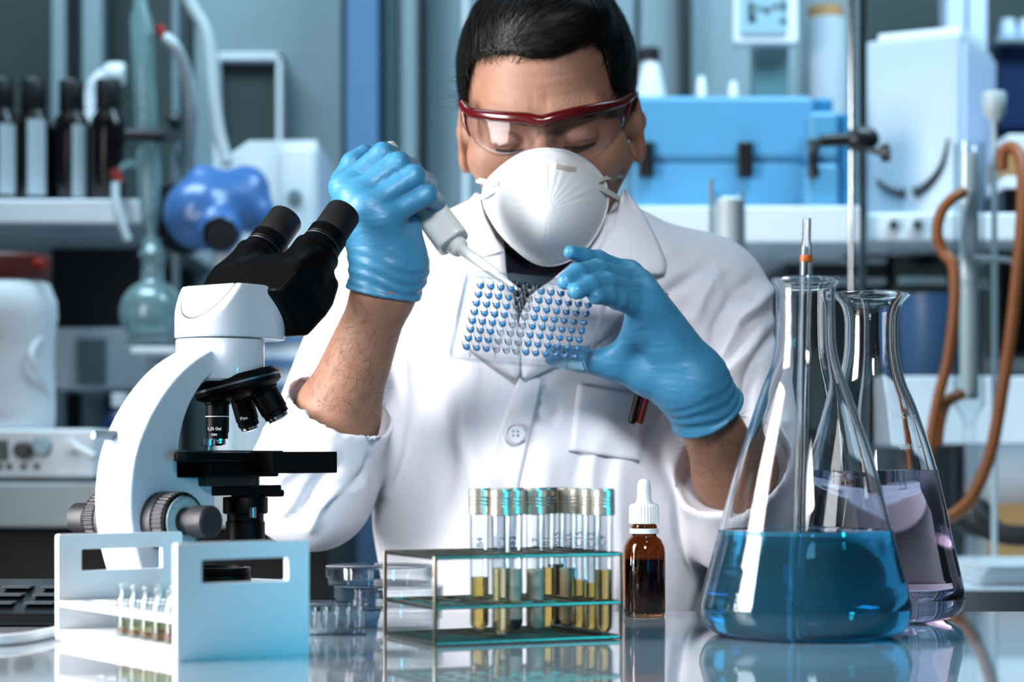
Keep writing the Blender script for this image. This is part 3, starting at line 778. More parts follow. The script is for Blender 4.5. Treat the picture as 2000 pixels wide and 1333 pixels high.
# the face is wanted finer: rebuild head and neck at 2 mm and join it to the rest below the collar
v1, f1 = nets(lambda p: smax(body_sdf(p), 1.235 - p[:, 2], .002), (-.10, 1.88, 1.21), (.20, 2.22, 1.54), .0019)
v2, f2 = nets(lambda p: smax(body_sdf(p), p[:, 2] - 1.24, .002), (-.30, 1.74, .58), (.36, 2.32, 1.30), .0040)
vv = np.concatenate([v1, v2]); ff = np.concatenate([f1, f2 + len(v1)])
np_obj('body', vv, ff, 'skin', man, world=True, sharp=180)
# ---- fine hair on the forearms
vn1 = vnormals(v2, f2); rg = np.random.default_rng(9); hb = MB()
for (Ea, Wa, nH) in ((E1, W1, 520), (E2, W2, 260)):
    ax_ = (Wa - Ea).normalized(); q_ = v2 - np.array(Ea); t_ = (q_ @ np.array(ax_)) / (Wa - Ea).length
    rad_ = np.linalg.norm(q_ - (t_ * (Wa - Ea).length)[:, None] * np.array(ax_), axis=1)
    ok_ = np.where((t_ > .45) & (t_ < .95) & (rad_ < .045) & (vn1[:, 1] < .3))[0]
    for i_ in rg.choice(ok_, min(nH, len(ok_)), replace=False):
        p_ = Vector(v2[i_]); n_ = Vector(vn1[i_]); d_ = (ax_ * rg.uniform(.3, .9) + Vector((rg.normal(0, .35), rg.normal(0, .2), rg.normal(0, .35))) + n_ * .06).normalized()
        L_ = rg.uniform(.010, .018); w_ = n_.cross(d_).normalized() * .00013
        m_ = p_ + d_ * L_ * .5 + n_ * .0008; e_ = p_ + d_ * L_ + n_ * .0004
        hb.add([p_ - w_, p_ + w_, m_ + w_, m_ - w_, e_], [(0, 1, 2, 3), (3, 2, 4)])
mat('arm_hair', '#5a3f30', .6, var=.2)
hb.build('arm_hair', 'arm_hair', man, world=True, sharp=180)['kind'] = 'stuff'
# ---- eyelashes and brows
for s in (-1, 1):
    MB().tube([hw(s * (18 + 29 * t), -94.6 + 7.5 * t ** 1.6, -6.5 - 2.2 * math.sin(math.pi * t) + 1.0 * t) for t in [k / 10 for k in range(11)]], [.0004 + .0011 * math.sin(math.pi * (k + 1) / 12) for k in range(11)], 6).build('eyelashes', 'lash', man, world=True)
    MB().tube([hw(s * (13 + 42 * t), -97.5 + 26 * t ** 2.2, 15 + 6 * math.sin(math.pi * (t * .8 + .1))) for t in [k / 10 for k in range(11)]], [.0014 + .0022 * math.sin(math.pi * (k + 2) / 14) for k in range(11)], 8).build('eyebrow', 'hair', man, world=True)
# ---- hair
HL = [(880, 212), (908, 196), (914, 150), (922, 120), (950, 109), (1000, 106), (1040, 116), (1075, 114), (1120, 97), (1158, 72), (1178, 100), (1188, 150), (1198, 184), (1232, 196), (1300, 212), (1300, 800), (850, 800), (850, 212)]
def poly_sdf(x, y, poly):
    d = np.full(x.shape, 1e9, np.float32); ins = np.zeros(x.shape, bool); n = len(poly)
    for i in range(n):
        ax, ay = poly[i]; bx, by = poly[(i + 1) % n]; ex, ey = bx - ax, by - ay
        t = np.clip(((x - ax) * ex + (y - ay) * ey) / (ex * ex + ey * ey), 0, 1)
        d = np.minimum(d, np.hypot(x - ax - t * ex, y - ay - t * ey))
        c = ((ay > y) != (by > y)) & (x < (bx - ax) * (y - ay) / ((by - ay) if by != ay else 1e-9) + ax)
        ins ^= c
    return np.where(ins, -d, d)
def hair_sdf(p):
    q = hl(p) * 1000
    d = ell(q, (0, 8, 50), (85.5, 105, 100))
    d = smin(d, ell(q, (14, -52, 104), (50, 38, 26)), 22)
    x, y = to_px(p)
    face = poly_sdf(x, y, HL) * .5 + np.maximum(q[:, 1] - 4, 0) * 3
    d = smax(d, -face, 7)
    d = smax(d, -(q[:, 2] + 52 + np.minimum(q[:, 1] - 60, 0) * .55), 8)
    d = smax(d, -ell(mir(q), (84, 12, -2), (16, 20, 30)), 5)
    return d * (HS * mm)
v, f_ = nets(hair_sdf, (-.09, 1.88, 1.26), (.18, 2.22, 1.56), .0021); v = relax(v, f_, 2)
hm = MB(); hm.v = v.tolist(); hm.f = f_.tolist()
rng = np.random.default_rng(5); nr = vnormals(v, f_)
pick = rng.choice(len(v), 5200, replace=False); p0 = v[pick]; n0 = nr[pick]
q0 = hl(p0.astype(np.float32)) * 1000; keep = (n0[:, 1] < .55) & (q0[:, 2] > 22); p0, n0 = p0[keep], n0[keep]
q0 = hl(p0.astype(np.float32)) * 1000
side = np.clip((np.abs(q0[:, 0]) - 55) / 20, 0, 1)[:, None]
flow = np.array([-.75, -.55, -.35]) * (1 - side) + np.array([0, -.15, -1.]) * side + rng.normal(0, .16, p0.shape)
rt = q0[:, 0] > 45; flow[rt & (side[:, 0] < .7)] = np.array([.35, -.5, -.6])
def tangent(d, n): d = d - (d * n).sum(1)[:, None] * n; return d / (np.linalg.norm(d, axis=1)[:, None] + 1e-9)
Ls = rng.uniform(.012, .026, len(p0)); pts = [p0]; cur = p0.copy(); nn = n0
for k in range(3):
    dr = tangent(flow, nn); cur = cur + dr * (Ls / 3)[:, None]
    cur = cur - hair_sdf(cur.astype(np.float32))[:, None] * nn * .8 + nn * .0006 * (k + 1)
    pts.append(cur.copy())
wv = tangent(np.cross(n0, flow), n0)
base = len(hm.v); k0 = 0
for i in range(len(p0)):
    w0 = wv[i] * .0006; b = base + k0
    hm.v += [tuple(pts[0][i] - w0), tuple(pts[0][i] + w0), tuple(pts[1][i] - w0 * .9), tuple(pts[1][i] + w0 * .9), tuple(pts[2][i] - w0 * .6), tuple(pts[2][i] + w0 * .6), tuple(pts[3][i])]
    hm.f += [(b, b + 1, b + 3, b + 2), (b + 2, b + 3, b + 5, b + 4), (b + 4, b + 5, b + 6)]; k0 += 7
hm.build('hair', 'hair', man, world=True, sharp=180)
# ---- lab coat
C1, C2 = lerp(E1, W1, .43), lerp(E2, W2, .42)
VN = [(985, 470), (990, 540), (1004, 582), (1011, 690), (1014, 735), (1022, 700), (1018, 620), (1034, 580), (1076, 550), (1140, 490), (1150, 440), (980, 440)]
def coat_sdf(p):
    d = torso_sdf(p, .012)
    x, y = to_px(p)
    fa = (W1 - E1).normalized(); fb = (W2 - E2).normalized()
    for S_, E_, W_, C_, fd, re, rk, hi in ((S1, E1, W1, C1, fa, .059, .0525, .0435), (S2, E2, W2, C2, fb, .062, .0580, .0525)):
        t = smax(rc(p, E_, lerp(E_, W_, .55), re, rk), (p - A3(C_)) @ A3(fd), .004)
        s = smin(rc(p, S_, E_, .070, re), t, .02)
        h = smax(rc(p, lerp(E_, W_, .33), lerp(E_, W_, .9), hi, hi), .0 - (p - A3(lerp(E_, W_, .33))) @ A3(fd), .004)
        h = smin(h, rc(p, lerp(E_, W_, .5), lerp(E_, W_, 1.1), .05, .06), .01)      # keep the other cloth clear of the bare forearm
        d = smax(smin(d, s, .03), -h, .004)
    # neck opening and the open front
    vn = poly_sdf(x, y, VN) * .0005 + np.maximum(p[:, 1] - 2.06, 0)
    d = smax(d, -vn, .006)
    d = smax(d, -rc(p, hw(0, 30, -70), hw(0, 56, -178), .068, .066), .006)
    return d
v, f_ = nets(coat_sdf, (-.34, 1.80, .58), (.38, 2.32, 1.36), .0040)
v = relax(v, f_, 2)
# folds: ridges and valleys laid along lines of the cloth (x0, y0, x1, y1, width px, height m)
FOLDS = [(905, 760, 960, 1100, 30, .006), (850, 700, 870, 1000, 26, -.006), (800, 640, 760, 960, 24, .006), (760, 760, 720, 1000, 20, -.005),
    (985, 880, 1000, 1180, 26, -.005), (1060, 900, 1040, 1180, 30, .005), (1130, 880, 1120, 1200, 24, -.004), (1220, 900, 1200, 1200, 26, .006), (1290, 880, 1300, 1200, 24, -.006), (1340, 960, 1345, 1200, 16, .005),
    (1230, 560, 1310, 720, 22, .007), (1290, 540, 1380, 700, 18, -.007), (1340, 520, 1440, 640, 22, .007), (1400, 500, 1470, 600, 16, -.006), (1310, 470, 1400, 480, 16, .005),
    (1480, 640, 1400, 780, 18, .008), (1490, 720, 1420, 860, 16, -.008), (1500, 600, 1380, 700, 14, -.007), (1520, 820, 1440, 930, 18, .008),
    (640, 880, 520, 960, 16, .007), (660, 920, 560, 1010, 14, -.007), (690, 940, 600, 1030, 14, .007), (610, 860, 500, 900, 14, -.006), (600, 800, 520, 850, 16, .006), (720, 900, 640, 1010, 12, -.006), (600, 720, 560, 800, 14, -.005),
    (1500, 545, 1400, 720, 16, .011), (1470, 540, 1370, 690, 16, -.010), (1420, 520, 1330, 650, 18, .008), (1380, 500, 1290, 610, 16, -.009), (1520, 640, 1430, 800, 14, -.010), (1330, 460, 1250, 560, 16, .006), (1300, 620, 1340, 760, 16, .007), (1060, 760, 1010, 800, 14, .004), (1090, 800, 1040, 830, 12, -.004), (900, 640, 930, 760, 16, .005), (880, 560, 870, 660, 14, -.005), (1180, 820, 1150, 1000, 20, .005), (1250, 830, 1260, 960, 16, -.005)]
def apply_folds(v, f_):
    n = vnormals(v, f_); x, y = to_px(v); h = np.zeros(len(v))
    for (x0, y0, x1, y1, w, a) in FOLDS:
        ex, ey = x1 - x0, y1 - y0; t = ((x - x0) * ex + (y - y0) * ey) / (ex * ex + ey * ey); tc = np.clip(t, 0, 1)
        bow = 10 * np.sin(tc * 5 + x0)
        nx, ny = -ey / math.hypot(ex, ey), ex / math.hypot(ex, ey)
        dd = np.hypot(x - x0 - tc * ex - bow * nx, y - y0 - tc * ey - bow * ny)
        w = w * .72; h += 1.15 * a * np.exp(-(dd / w) ** 2) * (.35 + .65 * np.sin(np.pi * np.clip(t * .9 + .05, 0, 1)))
    h *= np.clip(-n[:, 1] * 2.5 + .2, 0, 1)
    h += .0022 * np.sin(v[:, 0] * 55 + 6 * np.sin(v[:, 2] * 9)) * np.clip(-n[:, 1] + .3, 0, 1)
    h *= np.clip((1.235 - v[:, 2]) / .05 + .25, .25, 1)
    return v + n * h[:, None]
v = apply_folds(v, f_)
coat = np_obj('lab_coat', v, f_, 'coat_cloth', man, world=True, sharp=180)
from mathutils.bvhtree import BVHTree
def circle(cx, cy, r, n=18): return [(cx + r * math.cos(2 * math.pi * k / n), cy + r * math.sin(2 * math.pi * k / n)) for k in range(n)]
coat_bvh = BVHTree.FromPolygons(v.tolist(), f_.tolist())
def cast(px, py, bvh=coat_bvh):
    o = Vector((0, 0, CAMZ)); d = (P(px, py, 1.0) - o).normalized()
    loc, nrm, i, dist = bvh.ray_cast(o, d)
    return loc.y if loc else None
def drape(name, ca, cb, nu, nv, off, m, parent, thick=.0022, dfix=None, **k):
    """cloth panel between two pixel curves, laid over the coat; off = distance above it along (curve a, curve b)"""
    A = bez([(x, y, 0) for x, y in ca], 8); B = bez([(x, y, 0) for x, y in cb], 8)
    def at(C, t): s = t * (len(C) - 1); i = min(int(s), len(C) - 2); return C[i].lerp(C[i + 1], s - i)
    g = np.full((nv + 1, nu + 1), np.nan); xy = {}
    for j in range(nv + 1):
        for i in range(nu + 1):
            p = at(A, j / nv).lerp(at(B, j / nv), i / nu); xy[j, i] = p
            dd = cast(p.x, p.y)
            if dd is not None: g[j, i] = dd
    lim = np.nanmedian(g); g[np.abs(g - lim) > .07] = np.nan
    if dfix is not None:                      # edge a follows given depths where the coat is not under it
        for j in range(nv + 1): g[j, 0] = dfix[0] + (dfix[1] - dfix[0]) * j / nv
    for _ in range(60):
        bad = np.isnan(g)
        if not bad.any(): break
        pad = np.pad(g, 1, constant_values=np.nan)
        nb = np.stack([pad[:-2, 1:-1], pad[2:, 1:-1], pad[1:-1, :-2], pad[1:-1, 2:]])
        with np.errstate(all='ignore'):
            import warnings; warnings.simplefilter('ignore'); mn = np.nanmean(nb, 0)
        g = np.where(bad, mn, g)
    for _ in range(4):
        pad = np.pad(g, 1, mode='edge'); sm = (pad[:-2, 1:-1] + pad[2:, 1:-1] + pad[1:-1, :-2] + pad[1:-1, 2:]) / 4
        g = np.minimum(g, sm)
    vs = []; fs = []
    for j in range(nv + 1):
        for i in range(nu + 1):
            o_ = off[0] + (off[1] - off[0]) * i / nu + (off[2] if len(off) > 2 else 0) * math.sin(math.pi * i / nu)
            p = xy[j, i]; vs.append(P(p.x, p.y, g[j, i] - o_))
    for j in range(nv):
        for i in range(nu): a = j * (nu + 1) + i; fs.append((a, a + 1, a + nu + 2, a + nu + 1))
    o = obj(name, vs, fs, m, parent, world=True, sharp=180, **k)
    so = o.modifiers.new('thickness', 'SOLIDIFY'); so.thickness = thick; so.offset = 0
    return o
drape('collar', [(1216, 372), (1205, 420), (1178, 470), (1150, 512)], [(1222, 374), (1262, 430), (1302, 528), (1240, 532)], 10, 14, (.012, .006, .004), 'coat_cloth', coat)
drape('collar', [(936, 378), (948, 420), (966, 462), (982, 492)], [(930, 378), (896, 418), (848, 470), (872, 520)], 10, 14, (.012, .006, .004), 'coat_cloth', coat)
drape('lapel', [(982, 492), (990, 550), (1009, 620), (1014, 735)], [(872, 510), (833, 540), (868, 640), (1004, 742)], 12, 18, (.006, .005, .005), 'coat_cloth', coat)
drape('lapel', [(1150, 500), (1070, 556), (1016, 620), (1018, 735)], [(1236, 534), (1262, 560), (1180, 660), (1030, 742)], 12, 18, (.006, .005, .005), 'coat_cloth', coat)
drape('front_placket', [(1018, 730), (990, 800), (962, 880), (944, 960), (936, 1090), (934, 1215)], [(1060, 740), (1046, 810), (1026, 890), (1010, 970), (1002, 1090), (1000, 1215)], 8, 30, (.0045, .0005), 'coat_cloth', coat)
drape('chest_pocket', [(1128, 750), (1120, 810), (1112, 880)], [(1262, 774), (1258, 840), (1250, 900)], 10, 12, (.003, .003), 'coat_cloth', coat)
mat('button_white', '#c5ccd6', .35, var=.04)
bd = cast(1007, 848) - .0075
bq = P(1007, 848, bd); Mb = frame_m(bq, (1, 0, 0), (0, .12, .99), (0, -.99, .12))
bt = MB()
bt.prism(circle(0, 0, .0098, 36), -.0012, .0006, Mb, holes=[circle(sx * .0022, sy * .0022, .0011, 10)[::-1] for sx in (-1, 1) for sy in (-1, 1)])
b_ = bt.build('button', 'button_white', coat, world=True, sharp=30)
MB().lathe([(.0074, .0005), (.0086, .0017), (.0098, .0012), (.0099, 0)], 36, Mb).build('button', 'button_white', coat, world=True)
# ---- undershirt and trousers
def shirt_sdf(p):
    d = torso_sdf(p, .001)
    r = rc(p, hw(0, 44, -128), hw(0, 54, -172), .069, .074)
    return smin(d, r, .02)
def shirt_cut(p):
    return smax(smax(shirt_sdf(p), .98 - p[:, 2], .004), (p[:, 2] - (1.245 + (p[:, 1] - 2.0) * .25)), .003)
v, f_ = nets(shirt_cut, (-.10, 1.88, .95), (.17, 2.26, 1.34), .0036); v = relax(v, f_, 1); np_obj('undershirt', v, f_, 'shirt_navy', man, world=True, sharp=180)
def legs_sdf(p):
    d = ell(p, (.035, 2.10, .66), (.18, .15, .12))
    for s in (-1, 1):
        x = .035 + s * .095
        d = smin(d, rc(p, (x, 2.10, .655), (x + s * .02, 1.72, .650), .078, .062), .04)
        d = smin(d, rc(p, (x + s * .02, 1.72, .645), (x + s * .02, 1.82, .27), .060, .046), .03)
        d = smin(d, rc(p, (x + s * .02, 1.84, .262), (x + s * .03, 1.72, .255), .040, .036), .03)
    return d
v, f_ = nets(legs_sdf, (-.26, 1.62, .18), (.33, 2.30, .82), .009); np_obj('trousers', v, f_, 'trouser_grey', man, world=True, sharp=180)
# stool under the person
stl = thing('lab_stool', 'round black lab stool under the seated person', 'stool', (.035, 2.13, 0))
MB().lathe([(0, .475), (.17, .475), (.185, .485), (.185, .515), (.17, .528), (0, .530)], 40).build('seat', 'black_rubber', stl)
MB().cyl((0, 0, .10), (0, 0, .476), .022).build('column', 'chrome', stl)
MB().tube([(.17 * math.cos(2 * math.pi * k / 32), .17 * math.sin(2 * math.pi * k / 32), .20) for k in range(32)], .010, 8, closed=True).build('foot_ring', 'chrome', stl)
for k in range(5):
    a = 2 * math.pi * k / 5 + .3; MB().tube([(0, 0, .115), (.24 * math.cos(a), .24 * math.sin(a), .03), (.25 * math.cos(a), .25 * math.sin(a), .001)], [.022, .016, .014], 8).build('leg', 'chrome', stl)
    MB().tube([(.17 * math.cos(a), .17 * math.sin(a), .20), (0, 0, .20)], .006, 6).build('ring_spoke', 'chrome', stl)
# ------------------------------------------------------------------ respirator mask
OUT = [(1070, 291), (1110, 297), (1150, 318), (1178, 350), (1187, 385), (1180, 425), (1160, 465), (1130, 498), (1092, 516), (1058, 517), (1025, 501), (985, 465), (960, 430), (945, 395), (948, 360), (975, 330), (1010, 305), (1040, 294)]
mk = thing('respirator_mask', 'white cup-shaped respirator mask over the nose and mouth', 'mask', P(1070, 400, 1.93))
oc = [(p.x, p.y) for p in bez([(x, y, 0) for x, y in OUT + OUT[:1]], 5)][:-1]; no = len(oc)
cx, cy = 1070, 405
def edge_d(x, y):
    dx, dy = (x - cx) / 120, (y - cy) / 115
    return 1.930 + .050 * dx * dx + (.022 * dy * dy if dy > 0 else 0)
rings = [1.0, .97, .93, .86, .76, .64, .5, .36, .22, .1]; vs, fs = [], []
for ri, r in enumerate(rings):
    for (x, y) in oc:
        X, Y = cx + (x - cx) * r, cy + (y - cy) * r
        rr = max(0, (r - .0) / .97) if r < .97 else 1.0
        bul = .046 * (1 - min(rr, 1) ** 2.6)
        a = math.atan2(y - cy, x - cx)
        rid = .0012 * math.exp(-((X - 1066) / 14) ** 2) * (1 - r) * (1 if Y < cy else .4)
        cre = .0015 * math.sin(a * 26) * (r ** 2) * (1 - r) * 4 * (1 if y < cy - 20 else .35)
        D = edge_d(X, Y) * (1) - bul - rid - cre + (.0 if r < .97 else 0)
        vs.append(P(X, Y + 4 * (1 - r), D))
for j in range(len(rings) - 1):
    for k in range(no): q = (k + 1) % no; fs.append((j * no + k, j * no + q, (j + 1) * no + q, (j + 1) * no + k))
vs.append(P(cx, cy + 4, edge_d(cx, cy) - .0475)); fs += [((len(rings) - 1) * no + k, (len(rings) - 1) * no + (k + 1) % no, len(vs) - 1) for k in range(no)]
cup = obj('mask_cup', vs, fs, 'mask_white', mk, world=True, sharp=180)
so = cup.modifiers.new('thickness', 'SOLIDIFY'); so.thickness = .0018; so.offset = 1
MB().tube([Vector(v_) for v_ in vs[:no]], .0013, 6, closed=True).build('mask_rim', 'mask_white', mk, world=True)
cup_bvh = BVHTree.FromPolygons([tuple(q) for q in vs], fs)
mat('clip_metal', '#d8cfc0', .35, metal=.35)
pth = []
for (x, y) in ((1060, 316), (1072, 318), (1086, 323), (1100, 328), (1112, 330), (1126, 331)):
    pth.append((x, y, cast(x, y, cup_bvh) - .0042))
M = MB(); sv = []
for (x, y, D) in pth: sv += [P(x, y - 5, D), P(x, y + 5, D), P(x, y + 5, D + .0012), P(x, y - 5, D + .0012)]
fs_ = [(0, 1, 2, 3), (20, 23, 22, 21)]
for j in range(5): fs_ += [(4 * j + k, 4 * j + 4 + k, 4 * j + 4 + (k + 1) % 4, 4 * j + (k + 1) % 4) for k in range(4)]
M.add(sv, fs_).build('nose_clip', 'clip_metal', mk, world=True, sharp=30)
def ribbon(pts, w, th=.0006):
    P_ = bez(pts, 6); M = MB(); sv, fs = [], []
    for i, p in enumerate(P_):
        t = (P_[min(i + 1, len(P_) - 1)] - P_[max(i - 1, 0)]).normalized(); c = Vector((HO.x, HO.y, p.z)); o = (p - c).normalized()
        u = t.cross(o).normalized() * (w / 2); sv += [p + u, p - u, p - u + o * th, p + u + o * th]
    n = len(P_)
    for j in range(n - 1): fs += [(4 * j + k, 4 * j + (k + 1) % 4, 4 * j + 4 + (k + 1) % 4, 4 * j + 4 + k) for k in range(4)]
    fs += [(3, 2, 1, 0), (4 * n - 4, 4 * n - 3, 4 * n - 2, 4 * n - 1)]
    return M.add(sv, fs)
ribbon([P(974, 359, 1.945), P(955, 357, 1.956), P(938, 353, 1.982), P(931, 352, 2.03), P(945, 352, 2.10)], .005).build('strap', 'strap_white', mk, world=True)
ribbon([P(978, 366, 1.945), P(960, 375, 1.953), P(944, 384, 1.974), P(938, 388, 2.02), P(955, 390, 2.09)], .005).build('strap', 'strap_white', mk, world=True)
ribbon([P(1158, 360, 1.948), P(1180, 371, 1.962), P(1204, 385, 1.992), P(1210, 390, 2.03), P(1195, 392, 2.10)], .005).build('strap', 'strap_white', mk, world=True)
ribbon([P(1158, 364, 1.945), P(1176, 350, 1.962), P(1200, 346, 1.992), P(1216, 344, 2.03), P(1200, 344, 2.10)], .0035).build('strap', 'strap_white', mk, world=True)
# ------------------------------------------------------------------ safety glasses
sg = thing('safety_glasses', 'dark red framed safety glasses with clear wraparound lenses', 'safety glasses', P(1060, 230, 1.93))
def gd(x): return 1.9215 + ((x - 1062) / 170) ** 2 * .050 + max(0, abs(x - 1066) - 140) * .0004
bar = [(903, 203), (915, 217), (940, 224), (985, 229), (1030, 232), (1056, 237), (1085, 230), (1130, 219), (1180, 209), (1214, 200), (1232, 188)]
B_ = bez([P(x, y, gd(x)) for x, y in bar], 5); nb = len(B_)
rad = [.0042 + .0018 * math.sin(math.pi * k / (nb - 1)) for k in range(nb)]
M = MB(); M.tube(B_, rad, 12); frm = M.build('frame', 'goggle_red', sg, world=True, sharp=60)
for lst in ([(905, 208), (908, 240), (918, 266)], [(1229, 192), (1226, 212), (1214, 248)]):
    MB().tube(bez([P(x, y, gd(x) + .001 * i) for i, (x, y) in enumerate(lst)], 5), [.0034 - .0022 * k / 10 for k in range(11)], 10).build('frame_corner', 'goggle_red', frm, world=True)
MB().tube(bez([P(904, 204, gd(904)), P(897, 200, 1.99), P(896, 197, 2.02), P(899, 205, 2.05)], 6), .0028, 10).build('temple', 'goggle_red', sg, world=True)
MB().tube(bez([P(1231, 189, gd(1231)), P(1240, 185, 1.99), P(1243, 183, 2.02), P(1242, 190, 2.05)], 6), .0028, 10).build('temple', 'goggle_red', sg, world=True)
def lens(top, bot, nu=18, nv=8):
    T = bez([(x, y, 0) for x, y in top], 8); B = bez([(x, y, 0) for x, y in bot], 8); vs, fs = [], []
    def at(C, t): s = t * (len(C) - 1); i = min(int(s), len(C) - 2); return C[i].lerp(C[i + 1], s - i)
    for j in range(nv + 1):
        for i in range(nu + 1):
            p = at(T, i / nu).lerp(at(B, i / nu), j / nv)
            vs.append(P(p.x, p.y, gd(p.x) - .002 + .004 * (j / nv) ** 2))
    for j in range(nv):
        for i in range(nu): a = j * (nu + 1) + i; fs.append((a, a + 1, a + nu + 2, a + nu + 1))
    o = obj('lens', vs, fs, 'goggle_lens', sg, world=True, sharp=180); so = o.modifiers.new('thickness', 'SOLIDIFY'); so.thickness = .0018
    E = [P(p.x, p.y, gd(p.x) + .001) for p in B]
    MB().tube(E, .0007, 6).build('lens_edge', 'clear_plastic', o, world=True)
lens([(914, 222), (960, 230), (1010, 234), (1050, 238)], [(916, 240), (935, 283), (985, 307), (1040, 282), (1052, 258)])
lens([(1064, 237), (1110, 228), (1165, 216), (1218, 204)], [(1066, 260), (1080, 284), (1130, 304), (1185, 282), (1216, 238)])
MB().tube(bez([P(1034, 290, 1.9235), P(1042, 272, 1.9215), P(1054, 260, 1.9195), P(1066, 264, 1.9195), P(1076, 276, 1.9215), P(1086, 291, 1.9235)], 5), .0013, 8).build('nose_bridge', 'clear_plastic', sg, world=True)
# ------------------------------------------------------------------ gloved hands
mat('glove_nitrile', '#37799e', .42, spec=.45, var=.05, vscale=40, bump=.8, bscale=34, bstretch=(1, 1, 3.2))
def finger(p, js, rs, k=.004):
    d = None
    for a, b, ra, rb in zip(js[:-1], js[1:], rs[:-1], rs[1:]):
        e = rc(p, a, b, ra, rb); d = e if d is None else smin(d, e, k)
    return d
def glove(name, fingers, palm, cuff_a, cuff_b, cuff_r, lo, hi, h=.0017, web=()):
    """fingers: list of (joints, radii); palm: list of (a, b, ra, rb); the cuff runs from a (open end) to b"""
    ax = (cuff_b - cuff_a).normalized()
    def f(p):
        d = None
        for a, b, ra, rb in palm:
            e = rc(p, a, b, ra, rb); d = e if d is None else smin(d, e, .016)
        fg = None
        for js, rs in fingers:
            e = finger(p, js, rs)
            fg = e if fg is None else smin(fg, e, .0012)
        d = smin(d, fg, .009)
        for a, b, ra, rb in web: d = smin(d, rc(p, a, b, ra, rb), .018)
        c = rc(p, cuff_a, cuff_b, cuff_r, cuff_r * .96)
        d = smin(d, c, .014)
        t = (p - A3(cuff_a)) @ A3(ax)
        rr = np.linalg.norm(p - A3(cuff_a) - t[:, None] * A3(ax), axis=1)
        # soft rings of slack rubber on the cuff
        d = d - .0011 * np.sin(t * 620 + 3 * np.sin(p[:, 0] * 60 + p[:, 1] * 45)) * np.clip(1 - t / .05, 0, 1)
        d = smax(d, -t + .0015 * np.sin(p[:, 0] * 170), .002)
        rim = np.hypot(rr - cuff_r - .0004, t - .001) - .0019
        return smin(d, rim, .002)
    v, q = nets(f, lo, hi, h); v = relax(v, q, 1, .4)
    return np_obj(name, v, q, 'glove_nitrile', man, world=True, sharp=180)
fr = (.0112, .0104, .0096, .0086)
H1 = dict(
 idx=[P(672, 366, 1.818 + HD), P(748, 301, 1.817 + HD), P(764, 306, 1.850 + HD), P(738, 322, 1.872 + HD)],
 mid=[P(692, 385, 1.806 + HD), P(779, 320, 1.810 + HD), P(802, 330, 1.846 + HD), P(772, 350, 1.874 + HD)],
 rin=[P(718, 404, 1.800 + HD), P(808, 344, 1.808 + HD), P(832, 358, 1.844 + HD), P(802, 380, 1.874 + HD)],
 pin=[P(750, 426, 1.800 + HD), P(833, 380, 1.812 + HD), P(850, 394, 1.840 + HD), P(824, 412, 1.866 + HD)])
wr1 = P(756, 520, 1.832 + HD)
glove('glove', [(H1['idx'], fr), (H1['mid'], fr), (H1['rin'], fr), (H1['pin'], (.0106, .0098, .009, .008)),
      ([P(684, 425, 1.850 + HD), P(671, 356, 1.852 + HD), P(690, 320, 1.856 + HD), P(712, 301, 1.862 + HD)], (.016, .0118, .0108, .0092))],
      [(wr1, H1['idx'][0], .023, .0130), (wr1, H1['mid'][0], .022, .0125), (wr1, H1['rin'][0], .022, .0122), (P(772, 520, 1.832 + HD), H1['pin'][0], .022, .0120),
       (wr1, P(684, 420, 1.848 + HD), .022, .0165), (P(790, 520, 1.838 + HD), P(788, 440, 1.836 + HD), .019, .0165)],
      P(748, 574, 1.835 + HD), P(757, 522, 1.831 + HD), .0328, (-.20, 1.78, 1.16), (-.05, 1.96, 1.345))
H2 = dict(
 idx=[P(1262, 606, 1.833), P(1206, 584, 1.798), P(1184, 577, 1.784), P(1164, 579, 1.768)],
 mid=[P(1262, 582, 1.838), P(1184, 552, 1.790), P(1150, 557, 1.768), P(1126, 569, 1.755)],
 rin=[P(1247, 556, 1.848), P(1166, 527, 1.802), P(1126, 534, 1.775), P(1104, 550, 1.760)],
 pin=[P(1228, 535, 1.862), P(1168, 508, 1.838), P(1138, 501, 1.824), P(1114, 493, 1.810)])
wr2 = P(1345, 742, 1.872)
fr2 = (.0108, .0092, .0084, .0074)
glove('glove', [(H2['idx'], fr2), (H2['mid'], fr2), (H2['rin'], fr2), (H2['pin'], (.0100, .0084, .0076, .0064)),
      ([P(1268, 735, 1.872), P(1196, 714, 1.872), P(1134, 702, 1.868), P(1082, 695, 1.864)], (.0180, .0128, .0116, .0098))],
      [(wr2, H2['idx'][0], .024, .0135), (wr2, H2['mid'][0], .024, .0130), (wr2, H2['rin'][0], .024, .0125), (wr2, H2['pin'][0], .023, .0115), (wr2, P(1268, 735, 1.872), .023, .0180)],
      P(1382, 806, 1.889), P(1352, 752, 1.872), .0345, (.03, 1.72, 1.03), (.235, 1.96, 1.27),
      web=((P(1200, 705, 1.868), H2['idx'][0], .0085, .0095),))
# ------------------------------------------------------------------ micropipette
mat('pipette_white', '#cdd2d0', .32, var=.02, coat=.3)
mat('pipette_grey', '#7f8c8c', .4, var=.05)
mpt = thing('micropipette', 'pale grey hand-held micropipette gripped in the raised glove', 'pipette', P(884, 474, 1.845))
pa, pb, pt = P(768, 318, 1.872 + HD), P(886, 476, 1.845 + HD), P(1012, 566, 1.800)
u = (pb - pa).normalized()
def mp_body(p):
    q = p - A3(pa); t = q @ A3(u); L = (pb - pa).length
    s_ = Vector((0, 1, 0)); s_ = (s_ - u * s_.dot(u)).normalized(); w_ = u.cross(s_)
    a = np.abs(q @ A3(s_)); b = np.abs(q @ A3(w_))
    g = .0138 + .0020 * np.clip(t / L, 0, 1)
    d = np.hypot(np.maximum(a - g * .42, 0), np.maximum(b - g * .42, 0)) - g * .62
    return smax(d, np.abs(t - L / 2) - L / 2, .003)
